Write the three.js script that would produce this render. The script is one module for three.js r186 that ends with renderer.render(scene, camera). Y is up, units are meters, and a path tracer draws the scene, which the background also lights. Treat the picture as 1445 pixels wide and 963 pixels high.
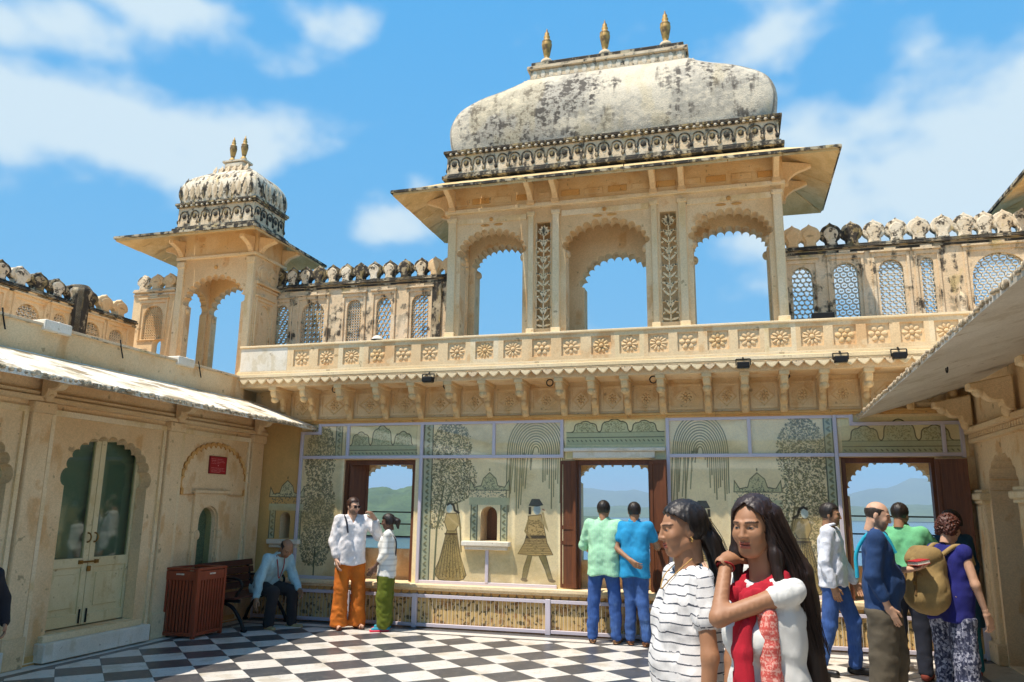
import * as THREE from 'three';
import { mergeGeometries, mergeVertices } from 'three/addons/utils/BufferGeometryUtils.js';
import { RoundedBoxGeometry } from 'three/addons/geometries/RoundedBoxGeometry.js';
import { ImprovedNoise } from 'three/addons/math/ImprovedNoise.js';

// ---------- camera, sky, sun, exposure ----------
const scene = new THREE.Scene();
const R = (d) => d * Math.PI / 180;
const camera = new THREE.PerspectiveCamera(47.22, 1024 / 682, 0.1, 40000);
camera.position.set(0, 1.62, 0);
camera.rotation.set(R(11.988), R(15.862), R(0.7475), 'YXZ');
const renderer = new THREE.WebGLRenderer({ antialias: true });
renderer.toneMapping = THREE.LinearToneMapping;
renderer.toneMappingExposure = 1.34;
renderer.shadowMap.enabled = true;

const PN = new ImprovedNoise();
const n3 = (x, y, z) => PN.noise(x, y, z);
function fbm3(x, y, z, o = 4) { let a = 0.5, s = 0; for (let i = 0; i < o; i++) { s += a * PN.noise(x, y, z); x = x * 2.03 + 7.1; y = y * 2.03 + 3.7; z = z * 2.03 + 1.3; a *= 0.5; } return s; }
const clamp = (x, a = 0, b = 1) => Math.min(b, Math.max(a, x));
const sst = (a, b, x) => { const t = clamp((x - a) / (b - a)); return t * t * (3 - 2 * t); };
const mix = (a, b, t) => a + (b - a) * t;
function mulberry(a) { return () => { a |= 0; a = a + 0x6D2B79F5 | 0; let t = Math.imul(a ^ a >>> 15, 1 | a); t = t + Math.imul(t ^ t >>> 7, 61 | t) ^ t; return ((t ^ t >>> 14) >>> 0) / 4294967296; }; }
const rnd = mulberry(20240611);
const rr = (a, b) => a + (b - a) * rnd();

{ // blue sky with drifting clouds, as an equirectangular picture of air and clouds
  const W = 2048, Hh = 1024, data = new Float32Array(W * Hh * 4);
  const banks = [ // azimuth (0 = -z, + to the right), elevation, half sizes in degrees, weight
    [-50, 29.3, 9, 2.2, 0.95], [-41, 31.4, 8, 2.2, 1.0], [-32.5, 33.4, 5, 1.8, 0.9], [-52, 23.2, 8, 2.7, 1.1], [-44, 24.3, 8, 2.9, 1.2], [-37, 24.8, 6, 2.5, 1.15],
    [-25.8, 20.6, 3.4, 2.2, 0.85], [-23, 23.2, 2.2, 1.3, 0.6], [8, 22.5, 6, 4.5, 1.05], [14, 21.5, 9, 6, 1.3], [21, 24.5, 8, 5.5, 1.25], [25, 19, 10, 6.5, 1.2], [10, 17, 8, 4, 0.9],
    [4.5, 31.4, 5, 3.5, 0.68], [12, 30, 5, 2.8, 0.74], [30, 33, 8, 4, 0.8], [-70, 28, 12, 5, 0.9]];
  for (let j = 0; j < Hh; j++) {
    const el = ((j + 0.5) / Hh - 0.5) * Math.PI, sy = Math.sin(el), cy = Math.cos(el), eld = el / Math.PI * 180;
    const t = Math.pow(clamp(sy), 0.55);
    for (let i = 0; i < W; i++) {
      const ph = ((i + 0.5) / W - 0.5) * 2 * Math.PI, dx = cy * Math.cos(ph), dz = cy * Math.sin(ph);
      const az = Math.atan2(dx, -dz) / Math.PI * 180;
      let r = mix(0.29, 0.04, t), g = mix(0.61, 0.365, t), b = mix(0.86, 0.84, t);
      let c = 0;
      if (eld > -2) {
        let w = 0;
        for (const [a, e, ra, re, k] of banks) { let da = az - a; if (da > 180) da -= 360; if (da < -180) da += 360; const q = (da / ra) ** 2 + ((eld - e) / re) ** 2; if (q < 4) w = Math.max(w, k * Math.exp(-q * 0.75)); }
        const s = 1 / (sy + 0.16), px = dx * s, pz = dz * s;
        const f = fbm3(px * 1.3 + 3.1, pz * 1.3, 2.2, 6), f2 = fbm3(dx * 8 + 1, sy * 13, dz * 8, 7);
        const away = sst(60, 85, Math.abs(az));
        const gen = sst(0.08, 0.5, f) * 0.6 * away;
        c = Math.max(gen, sst(0.28, 0.92, w * 0.94 + f2 * 1.15 + f * 0.15)) * sst(1, 9, eld);
      }
      c = clamp(c * 0.92);
      const cr = 0.70, cg = 0.84, cb = 0.92;
      r = mix(r, cr, c); g = mix(g, cg, c); b = mix(b, cb, c);
      if (sy < 0) { const k = sst(0, 0.25, -sy); r = mix(r, 0.16, k); g = mix(g, 0.2, k); b = mix(b, 0.2, k); }
      const o = (j * W + i) * 4; data[o] = r; data[o + 1] = g; data[o + 2] = b; data[o + 3] = 1;
    }
  }
  const sky = new THREE.DataTexture(data, W, Hh, THREE.RGBAFormat, THREE.FloatType);
  sky.mapping = THREE.EquirectangularReflectionMapping; sky.magFilter = THREE.LinearFilter; sky.needsUpdate = true;
  scene.background = sky; scene.environment = sky; scene.environmentIntensity = scene.backgroundIntensity = 0.78;
}
const sun = new THREE.DirectionalLight(new THREE.Color(1, 0.9, 0.77), 5);
sun.position.set(-0.276, 1, 0.31).multiplyScalar(40).add(new THREE.Vector3(-2, 0, -8));
sun.target.position.set(-2, 0, -8);
sun.castShadow = true; sun.shadow.mapSize.set(4096, 4096);
Object.assign(sun.shadow.camera, { left: -14, right: 14, top: 14, bottom: -14, near: 1, far: 80 });
scene.add(sun, sun.target);
scene.fog = new THREE.FogExp2(new THREE.Color(0.62, 0.82, 1.0), 0.00022);

// ---------- helpers ----------
const taken = new Map();
function numbered(name) { const n = taken.get(name) || 0; taken.set(name, n + 1); return n ? `${name}_${String(n).padStart(3, '0')}` : name; }
function boxUV(g) {
  const p = g.attributes.position, n = g.attributes.normal, uv = new Float32Array(p.count * 2);
  for (let i = 0; i < p.count; i++) {
    const ax = Math.abs(n.getX(i)), ay = Math.abs(n.getY(i)), az = Math.abs(n.getZ(i)), x = p.getX(i), y = p.getY(i), z = p.getZ(i);
    if (ax >= ay && ax >= az) { uv[2 * i] = z; uv[2 * i + 1] = y; } else if (ay >= az) { uv[2 * i] = x; uv[2 * i + 1] = z; } else { uv[2 * i] = x; uv[2 * i + 1] = y; }
  }
  g.setAttribute('uv', new THREE.BufferAttribute(uv, 2)); return g;
}
function clean(g) { // plain position + normal, no index
  const o = g.index ? g.toNonIndexed() : g;
  for (const k of Object.keys(o.attributes)) if (k !== 'position' && k !== 'normal') o.deleteAttribute(k);
  o.clearGroups?.(); return o;
}
function join(geos) { return Array.isArray(geos) ? (geos.length === 1 ? clean(geos[0]) : mergeGeometries(geos.map(clean))) : clean(geos); }
function put(name, geos, mat, parent = scene, uv = true) {
  const g = uv ? boxUV(join(geos)) : geos;
  const m = new THREE.Mesh(g, mat); m.name = parent === scene ? numbered(name) : name; m.castShadow = m.receiveShadow = true; parent.add(m); return m;
}
function piece(name, g, mat, parent, x = 0, y = 0, z = 0, ry = 0, s = 1) { // shares an already finished geometry
  const m = new THREE.Mesh(g, mat); m.name = name; m.castShadow = m.receiveShadow = true; m.position.set(x, y, z); m.rotation.y = ry; if (Array.isArray(s)) m.scale.set(...s); else m.scale.setScalar(s); parent.add(m); return m;
}
const fin = (geos) => boxUV(join(geos));
function thing(name, label, category, group, kind) { const o = new THREE.Group(); o.name = numbered(name); scene.add(o); return tag(o, label, category, group, kind); }
function tag(o, label, category, group, kind) { o.userData = {}; if (label) o.userData.label = label; if (category) o.userData.category = category; if (group) o.userData.group = group; if (kind) o.userData.kind = kind; return o; }
function bx(x0, x1, y0, y1, z0, z1, b = 0) {
  const w = Math.abs(x1 - x0), h = Math.abs(y1 - y0), d = Math.abs(z1 - z0);
  const g = b ? new RoundedBoxGeometry(w, h, d, 1, Math.min(b, w / 2.1, h / 2.1, d / 2.1)) : new THREE.BoxGeometry(w, h, d);
  return g.translate((x0 + x1) / 2, (y0 + y1) / 2, (z0 + z1) / 2);
}
function bar(a, b, r, seg = 6, r2 = r) { // round bar between two points
  const A = new THREE.Vector3(...a), B = new THREE.Vector3(...b), d = B.clone().sub(A), L = d.length();
  const g = new THREE.CylinderGeometry(r2, r, L, seg); g.translate(0, L / 2, 0);
  g.applyQuaternion(new THREE.Quaternion().setFromUnitVectors(new THREE.Vector3(0, 1, 0), d.normalize())); return g.translate(...a);
}
function ext(shape, z0, z1, bevel = 0) {
  const g = new THREE.ExtrudeGeometry(shape, bevel ? { depth: Math.abs(z1 - z0) - 2 * bevel, bevelEnabled: true, bevelThickness: bevel, bevelSize: bevel, bevelOffset: -bevel, bevelSegments: 1, curveSegments: 6 } : { depth: Math.abs(z1 - z0), bevelEnabled: false, curveSegments: 6 });
  return g.translate(0, 0, Math.min(z0, z1) + bevel);
}
const V2 = (x, y) => new THREE.Vector2(x, y);
const rect = (x0, x1, y0, y1) => [V2(x0, y0), V2(x1, y0), V2(x1, y1), V2(x0, y1)];
function shapeOf(pts, holes = []) { const s = new THREE.Shape(pts); for (const h of holes) s.holes.push(new THREE.Path(h)); return s; }
// outline of a scalloped (multifoil) arch opening
function cusped(cx, half, y0, ys, ya, n, pow = 0.85, bulge = 0.85) {
  const base = []; for (let i = 0; i <= n; i++) { const th = Math.PI * (1 - i / n); base.push([cx + half * Math.cos(th), ys + (ya - ys) * Math.pow(Math.sin(th), pow)]); }
  const out = [V2(cx - half, y0)];
  for (let i = 0; i < n; i++) {
    const [ax, ay] = base[i], [bxx, by] = base[i + 1], mx = (ax + bxx) / 2, my = (ay + by) / 2, dx = (bxx - ax) / 2, dy = (by - ay) / 2;
    for (let k = 0; k < 7; k++) { const f = Math.PI * k / 7; out.push(V2(mx - dx * Math.cos(f) - dy * Math.sin(f) * bulge, my - dy * Math.cos(f) + dx * Math.sin(f) * bulge)); }
  }
  out.push(V2(cx + half, ys), V2(cx + half, y0)); return out;
}
function roundArch(cx, half, y0, ya, pow = 0.8, n = 12) { const h = half * 1.15, ys = ya - h, out = [V2(cx - half, y0)]; for (let i = 0; i <= n; i++) { const th = Math.PI * (1 - i / n); out.push(V2(cx + half * Math.cos(th), ys + h * Math.pow(Math.sin(th), pow))); } out.push(V2(cx + half, y0)); return out; }
const inArch = (cx, half, y0, ya) => (x, y) => { if (y < y0 || Math.abs(x - cx) > half) return false; const h = half * 1.15, ys = ya - h; if (y <= ys) return true; const q = (x - cx) / half; return y <= ys + h * Math.pow(1 - q * q, 0.4); };
function hexa(t, b) { // a slab from four top and four bottom corners
  const P = [...t, ...b], f = [[0, 1, 2, 3], [7, 6, 5, 4], [4, 5, 1, 0], [5, 6, 2, 1], [6, 7, 3, 2], [7, 4, 0, 3]], pos = [];
  for (const [a, c, d, e] of f) for (const i of [a, c, d, a, d, e]) pos.push(...P[i]);
  const g = new THREE.BufferGeometry(); g.setAttribute('position', new THREE.Float32BufferAttribute(pos, 3)); g.computeVertexNormals(); return g;
}
function lathe(pts, seg = 14) { return new THREE.LatheGeometry(pts.map(([r, y]) => V2(r, y)), seg); }
function ellipsoid(x, y, z, rx, ry, rz, ws = 10, hs = 7) { const g = new THREE.SphereGeometry(1, ws, hs); g.scale(rx, ry, rz); return g.translate(x, y, z); }
// ---------- procedural materials ----------
const PER = new Map();
function lat(ix, iy, s) { let h = Math.imul(ix, 374761393) + Math.imul(iy, 668265263) + Math.imul(s, 974634777) | 0; h = Math.imul(h ^ h >>> 13, 1274126177); return ((h ^ h >>> 16) >>> 0) / 4294967296; }
function tn(u, v, px, py, s) { // tiling value noise
  const x = u * px, y = v * py, ix = Math.floor(x), iy = Math.floor(y), fx = x - ix, fy = y - iy, a = fx * fx * (3 - 2 * fx), b = fy * fy * (3 - 2 * fy);
  const x0 = ((ix % px) + px) % px, x1 = (x0 + 1) % px, y0 = ((iy % py) + py) % py, y1 = (y0 + 1) % py;
  return mix(mix(lat(x0, y0, s), lat(x1, y0, s), a), mix(lat(x0, y1, s), lat(x1, y1, s), a), b);
}
function tf(u, v, px, py, s, o = 5) { let a = 0.5, t = 0, w = 0; for (let i = 0; i < o; i++) { t += a * tn(u, v, px, py, s + i * 17); w += a; px *= 2; py *= 2; a *= 0.55; } return t / w; }
function tex(w, h, fn, sx = 1, sy = sx, srgb = true) { // fn(u, v) -> [r, g, b] 0..255; sx, sy = size in metres
  const d = new Uint8Array(w * h * 4);
  for (let j = 0; j < h; j++) for (let i = 0; i < w; i++) { const c = fn((i + 0.5) / w, (j + 0.5) / h), o = (j * w + i) * 4; d[o] = clamp(c[0], 0, 255); d[o + 1] = clamp(c[1], 0, 255); d[o + 2] = clamp(c[2], 0, 255); d[o + 3] = 255; }
  const t = new THREE.DataTexture(d, w, h); t.wrapS = t.wrapT = THREE.RepeatWrapping; t.magFilter = THREE.LinearFilter; t.minFilter = THREE.LinearFilter; if (srgb) t.colorSpace = THREE.SRGBColorSpace; t.repeat.set(1 / sx, 1 / sy); t.needsUpdate = true; return t;
}
const lerp3 = (a, b, t) => [mix(a[0], b[0], t), mix(a[1], b[1], t), mix(a[2], b[2], t)];
const grainBump = tex(512, 512, (u, v) => { const k = tf(u, v, 8, 8, 5, 6) * 150 + tn(u, v, 200, 200, 3) * 70; return [k, k, k]; }, 1.3, 1.3, false);
const std = (o) => new THREE.MeshStandardMaterial({ roughness: 0.9, ...o });
function plasterTex(c1, c2, stain, amt, seed, size = 3.1, n = 768) {
  return tex(n, n, (u, v) => {
    const a = tf(u, v, 4, 4, seed, 6), b = tf(u, v, 12, 12, seed + 40, 5), f = tn(u, v, 300, 300, seed + 2), st = tf(u, v, 22, 4, seed + 77, 5);
    let c = lerp3(c1, c2, sst(0.3, 0.7, a));
    c = lerp3(c, stain, amt * sst(0.52, 0.72, b) * sst(0.4, 0.6, st));
    c = lerp3(c, [110, 88, 58], 0.4 * sst(0.76, 0.84, tf(u, v, 30, 30, seed + 9, 4)));
    const k = 0.94 + 0.09 * f; return [c[0] * k, c[1] * k, c[2] * k];
  }, size);
}
const M = {};
M.plaster = std({ map: plasterTex([236, 208, 164], [225, 188, 138], [204, 148, 90], 0.5, 11), bumpMap: grainBump, bumpScale: 0.006 });
M.ochre = std({ map: plasterTex([224, 178, 110], [210, 156, 88], [176, 110, 48], 0.7, 31), bumpMap: grainBump, bumpScale: 0.008 });
M.cream = std({ map: plasterTex([240, 219, 182], [232, 206, 160], [208, 172, 104], 0.35, 51), bumpMap: grainBump, bumpScale: 0.004 });
M.soffit = std({ map: plasterTex([234, 206, 160], [224, 188, 134], [200, 146, 88], 0.45, 71, 1.9, 512), bumpMap: grainBump, bumpScale: 0.008 });
function algaeTex(base, base2, black, lo, hi, seed, sx, sy, ax, ay, n = 768) {
  return tex(n, n, (u, v) => {
    const a = tf(u, v, 5, 5, seed, 6), s = tf(u, v, ax * 2, ay, seed + 30, 6), p = tf(u, v, 26, 22, seed + 60, 6), f = tn(u, v, 260, 260, seed + 5);
    let c = lerp3(base, base2, sst(0.3, 0.7, a));
    c = lerp3(c, [150, 140, 118], 0.6 * sst(0.45, 0.62, p) * sst(0.4, 0.6, s));
    const m = sst(lo, hi, s * 0.55 + p * 0.3 + a * 0.25 + (f - 0.5) * 0.08);
    c = lerp3(c, black, 0.9 * m);
    c = lerp3(c, [206, 178, 108], 0.5 * sst(0.62, 0.75, tf(u, v, 9, 3, seed + 91, 4)));
    const k = 0.92 + 0.12 * f; return [c[0] * k, c[1] * k, c[2] * k];
  }, sx, sy);
}
M.dome = std({ map: tex(1280, 512, (u, v) => { // lime plaster, greyed, with fine mould running down it
  const zone = tf(u, v, 5, 3, 101, 4), z2 = tf(u, v, 9, 4, 111, 5), fine = tf(u, v, 90, 44, 121, 5), run = tf(u, v, 70, 5, 126, 5), f = tn(u, v, 500, 200, 5), grit = tf(u, v, 160, 64, 129, 3);
  let c = lerp3([230, 217, 192], [216, 202, 176], z2); c = lerp3(c, [176, 168, 152], 0.8 * sst(0.44, 0.58, zone * 0.75 + fine * 0.25));
  const m = sst(0.47, 0.6, zone * 0.45 + z2 * 0.3 + run * 0.25); c = lerp3(c, [84, 77, 68], 0.9 * m * sst(0.5, 0.6, fine * 0.6 + run * 0.4)); c = lerp3(c, [96, 88, 78], 0.5 * m * sst(0.55, 0.66, grit)); c = lerp3(c, [216, 194, 146], 0.3 * sst(0.58, 0.68, tf(u, v, 14, 2, 141, 4)));
  const k = 0.92 + 0.12 * f; return [c[0] * k, c[1] * k, c[2] * k]; }, 5.2, 1.9), bumpMap: grainBump, bumpScale: 0.02 });
M.weathered = std({ map: algaeTex([238, 222, 194], [228, 202, 164], [70, 62, 52], 0.65, 0.74, 131, 2.3, 1.7, 14, 6), bumpMap: grainBump, bumpScale: 0.012 });
M.black = std({ map: algaeTex([200, 186, 156], [160, 146, 118], [44, 40, 35], 0.46, 0.58, 161, 1.3, 1.1, 10, 5), bumpMap: grainBump, bumpScale: 0.015 });
M.merlonA = std({ map: algaeTex([238, 224, 198], [224, 204, 172], [70, 62, 52], 0.6, 0.68, 191, 0.7, 0.6, 6, 5, 384), bumpMap: grainBump, bumpScale: 0.012 });
M.merlonB = std({ map: algaeTex([190, 172, 138], [150, 132, 100], [48, 42, 36], 0.47, 0.57, 201, 0.8, 0.6, 6, 5, 384), bumpMap: grainBump, bumpScale: 0.012 });
M.roofWhite = std({ map: tex(768, 768, (u, v) => {
  const s = tf(u, v, 6, 26, 231, 6), p = tf(u, v, 14, 14, 240, 5), f = tn(u, v, 250, 250, 3);
  let c = lerp3([236, 230, 214], [214, 200, 170], sst(0.4, 0.7, p)); c = lerp3(c, [140, 116, 84], 0.75 * sst(0.57, 0.66, s * 0.7 + p * 0.3)); const k = 0.9 + 0.14 * f; return [c[0] * k, c[1] * k, c[2] * k]; }, 3.2, 3.2), bumpMap: grainBump, bumpScale: 0.02 });
M.eaveUnder = std({ map: tex(512, 512, (u, v) => {
  const s = tf(u, v, 10, 10, 261, 6), p = tf(u, v, 4, 14, 270, 5), f = tn(u, v, 200, 200, 3);
  let c = lerp3([228, 200, 148], [212, 180, 124], sst(0.3, 0.7, s)); c = lerp3(c, [150, 116, 72], 0.4 * sst(0.64, 0.74, p)); const k = 0.92 + 0.12 * f; return [c[0] * k, c[1] * k, c[2] * k]; }, 1.5, 1.5), bumpMap: grainBump, bumpScale: 0.012 });
M.greyPaint = std({ map: plasterTex([218, 210, 194], [206, 196, 178], [176, 160, 132], 0.5, 291, 2.4, 512), bumpMap: grainBump, bumpScale: 0.004 });
M.white = std({ map: plasterTex([236, 228, 212], [226, 216, 196], [196, 178, 140], 0.4, 301, 1.7, 384), bumpMap: grainBump, bumpScale: 0.004 });
M.metalFrame = std({ color: 0xcfc6cf, roughness: 0.45, metalness: 0.1 });
M.rod = std({ color: 0xd2c8b4, roughness: 0.5, metalness: 0.2 });
M.iron = std({ color: 0x1b1a19, roughness: 0.55, metalness: 0.5 });
M.gold = std({ map: tex(128, 128, (u, v) => { const a = tf(u, v, 6, 6, 311, 5); return lerp3([196, 156, 84], [120, 94, 58], sst(0.35, 0.7, a)); }, 0.3), metalness: 0.2, roughness: 0.6 });
M.brass = std({ color: 0x8a6a34, metalness: 0.8, roughness: 0.45 });
function woodTex(a, b, seed, n = 512) { return tex(n, n, (u, v) => { const g = tf(u, v, 40, 3, seed, 5), h = tf(u, v, 6, 2, seed + 9, 4), f = tn(u, v, 220, 16, seed + 3); const c = lerp3(a, b, clamp(g * 0.6 + h * 0.5)); const k = 0.85 + 0.25 * f; return [c[0] * k, c[1] * k, c[2] * k]; }, 0.6, 1.2); }
M.shutter = std({ map: woodTex([134, 78, 42], [82, 44, 24], 331), roughness: 0.55, bumpMap: grainBump, bumpScale: 0.002 });
M.redwood = std({ map: woodTex([178, 84, 46], [124, 50, 27], 351), roughness: 0.5 });
M.benchwood = std({ map: woodTex([110, 52, 34], [66, 30, 20], 371), roughness: 0.5 });
M.doorPaint = std({ map: plasterTex([224, 208, 164], [214, 196, 148], [186, 158, 104], 0.4, 391, 1.4, 384), roughness: 0.6 });
M.glass = new THREE.MeshPhysicalMaterial({ color: 0xffffff, roughness: 0.03, transmission: 1, thickness: 0, ior: 1.5 });
M.greenGlass = new THREE.MeshPhysicalMaterial({ color: 0xe2ece4, roughness: 0.04, transmission: 1, thickness: 0, ior: 1.5 });
M.blind = std({ color: 0x7e897b });
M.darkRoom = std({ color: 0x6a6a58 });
M.marbleW = [0, 1, 2].map((k) => std({ map: tex(256, 256, (u, v) => { const a = tf(u, v, 5, 5, 411 + k * 7, 6), b = tf(u, v, 9, 9, 431 + k * 7, 5); let c = lerp3([226, 222, 214], [212, 206, 196], a); c = lerp3(c, [150, 146, 140], 0.4 * sst(0.035, 0, Math.abs(b - 0.5))); c = lerp3(c, [172, 158, 132], 0.45 * sst(0.55, 0.75, tf(u, v, 3, 3, 440 + k, 5))); return c; }, 0.9), roughness: 0.3 }));
M.marbleB = [0, 1, 2].map((k) => std({ map: tex(256, 256, (u, v) => { const a = tf(u, v, 6, 6, 451 + k * 7, 6), b = tf(u, v, 8, 8, 471 + k * 7, 5); let c = lerp3([62, 64, 68], [88, 88, 90], a); c = lerp3(c, [126, 122, 116], 0.5 * sst(0.04, 0, Math.abs(b - 0.5))); c = lerp3(c, [110, 102, 92], 0.4 * sst(0.55, 0.75, tf(u, v, 3, 3, 480 + k, 5))); return c; }, 0.9), roughness: 0.32 }));
M.stone = std({ map: plasterTex([196, 186, 164], [176, 164, 140], [140, 124, 96], 0.5, 501, 2.2, 384), roughness: 0.6 });
M.grout = std({ color: 0x8d857a });
const T0 = Date.now();
// ---------- ground, lake, hills ----------
const XL = -6.9, XR = 2.75, ZW = -10.5;          // left wall, right wall, front wall faces
{
  const floor = thing('courtyard_floor', 'black and white chequered marble floor of the courtyard', 'floor', null, 'structure');
  delete floor.userData.category;
  put('screed', bx(-9.3, 5, -0.4, -0.006, -11.05, 9), M.grout, floor);
  const D = 0.575, x0 = -2.79, z0 = -9.54, X0 = -6.6, X1 = 2.12, Z0 = -9.94, Z1 = 9;
  const clip = (poly, ax, v, keepGreater) => { const out = []; for (let i = 0; i < poly.length; i++) { const a = poly[i], b = poly[(i + 1) % poly.length], ia = keepGreater ? a[ax] >= v : a[ax] <= v, ib = keepGreater ? b[ax] >= v : b[ax] <= v; if (ia) out.push(a); if (ia !== ib) { const t = (v - a[ax]) / (b[ax] - a[ax]); out.push([mix(a[0], b[0], t), mix(a[1], b[1], t)]); } } return out; };
  const rest = [[], []], near = [];
  const slab = (poly) => { const s = shapeOf(poly.map(([x, z]) => V2(x, -z))); const g = new THREE.ExtrudeGeometry(s, { depth: 0.02, bevelEnabled: false }); g.rotateX(-Math.PI / 2); return g.translate(0, -0.02, 0); };
  for (let a = -40; a <= 40; a++) for (let b = -40; b <= 40; b++) {
    const odd = b & 1, px = x0 + a * D + (odd ? D / 2 : 0), cz = z0 + b * D / 2, h = D / 2 - 0.0025;
    let poly = [[px - h, cz], [px, cz + h], [px + h, cz], [px, cz - h]];
    for (const [ax, v, gt] of [[0, X0, true], [0, X1, false], [1, Z0, true], [1, Z1, false]]) if (poly.length > 2) poly = clip(poly, ax, v, gt);
    if (poly.length > 2) near.push([!odd, poly, cz]);
  }
  near.sort((p, q) => p[2] - q[2]);
  let n = 0, cnt = 0;
  for (const [dark, poly, cz] of near) {
    const g = slab(poly);
    if (cz < -5.9 && cnt < 298) { const m = put(dark ? 'dark_tile' : 'white_tile', g, (dark ? M.marbleB : M.marbleW)[n++ % 3], floor); m.position.y = (rnd() - 0.5) * 0.0012; cnt++; } else rest[dark ? 1 : 0].push(g);
  }
  for (const k of [0, 1]) { const m = put(k ? 'dark_tiles' : 'white_tiles', rest[k], (k ? M.marbleB : M.marbleW)[0], floor); m.userData.kind = 'stuff'; }
  // border bands, laid as long slabs
  const band = (name, xa, xb, za, zb, mats, along, L) => { let i = 0; const len = along === 'x' ? xb - xa : zb - za, k = Math.round(len / L); for (let j = 0; j < k; j++) { const a = j / k, b = (j + 1) / k, e = 0.0015; const g = along === 'x' ? bx(mix(xa, xb, a) + e, mix(xa, xb, b) - e, -0.02, 0, za + e, zb - e) : bx(xa + e, xb - e, -0.02, 0, mix(za, zb, a) + e, mix(za, zb, b) - e); put(name, g, mats[i++ % mats.length], floor); } };
  band('border_slab', X0, X1, -10.01, Z0, M.marbleB, 'x', 1.1);
  band('border_slab', -6.7, 2.22, -10.2, -10.01, M.marbleW, 'x', 0.9);
  band('border_slab', -6.9, 2.75, -10.44, -10.2, M.marbleB, 'x', 1.2);
  band('border_slab', -6.7, X0, -10.01, -2, M.marbleB, 'z', 1.1);
  band('border_slab', -6.9, -6.7, -10.2, -2, M.marbleW, 'z', 1.0);
  band('border_slab', X1, 2.34, -10.2, -2, M.marbleB, 'z', 1.1);
  band('paving_slab', 2.34, 5, -10.2, -2, [M.stone], 'z', 0.9);
}
{
  const lake = put('lake', new THREE.PlaneGeometry(40000, 40000).rotateX(-Math.PI / 2).translate(0, -26, -8000), new THREE.MeshStandardMaterial({ color: new THREE.Color(0.06, 0.12, 0.17), roughness: 0.18 }), scene);
  tag(lake, 'calm blue lake seen through the window openings', null, null, 'structure');
  const range = (name, label, pts, dist, depth, col, seed) => { // pts: azimuth (deg), height above the lake
    const a0 = pts[0][0], a1 = pts[pts.length - 1][0], na = 160, nd = 26, pos = [], idx = [];
    const hAt = (a) => { for (let i = 0; i < pts.length - 1; i++) if (a <= pts[i + 1][0]) { const t = (a - pts[i][0]) / (pts[i + 1][0] - pts[i][0]); return mix(pts[i][1], pts[i + 1][1], t * t * (3 - 2 * t)); } return pts[pts.length - 1][1]; };
    for (let j = 0; j <= nd; j++) for (let i = 0; i <= na; i++) {
      const a = mix(a0, a1, i / na), d = dist + depth * j / nd, prof = Math.sin(Math.PI * Math.min(1, j / nd * 0.98 + 0.01));
      const h = hAt(a) * Math.pow(prof, 0.8) * (1 + 0.5 * fbm3(a * 0.35, d / dist * 6, seed, 5)) - 1.5;
      pos.push(Math.sin(R(a)) * d, -26 + h, -Math.cos(R(a)) * d);
    }
    for (let j = 0; j < nd; j++) for (let i = 0; i < na; i++) { const p = j * (na + 1) + i; idx.push(p, p + 1, p + na + 1, p + 1, p + na + 2, p + na + 1); }
    const g = new THREE.BufferGeometry(); g.setAttribute('position', new THREE.Float32BufferAttribute(pos, 3)); g.setIndex(idx); g.computeVertexNormals();
    const t = tex(256, 256, (u, v) => { const q = tf(u, v, 9, 9, seed, 6), f = tn(u, v, 120, 120, seed); return lerp3(col, [col[0] * 0.55, col[1] * 0.6, col[2] * 0.55], clamp(q * 0.9 + (f - 0.5) * 0.5)); }, dist * 0.25);
    tag(put(name, g, std({ map: t }), scene), label, null, null, 'structure');
  };
  range('green_hill', 'low green hill on the far shore of the lake', [[-44, 16], [-34, 26], [-28, 38], [-24, 50], [-18, 46], [-12, 22], [-4, 6]], 700, 500, [84, 104, 58], 3);
  range('far_hills', 'hazy blue hills far beyond the lake', [[-40, 70], [-20, 110], [-10, 170], [-5, 150], [0, 120], [6, 130], [9, 190], [12, 250], [15, 180], [22, 120], [40, 90]], 5200, 2200, [100, 112, 76], 9);
  range('shore_hills', 'wooded ridge along the lake behind the arches', [[-16, 10], [-8, 34], [0, 46], [8, 40], [14, 60], [24, 40], [40, 30]], 2400, 900, [98, 112, 66], 15);
}
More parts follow.
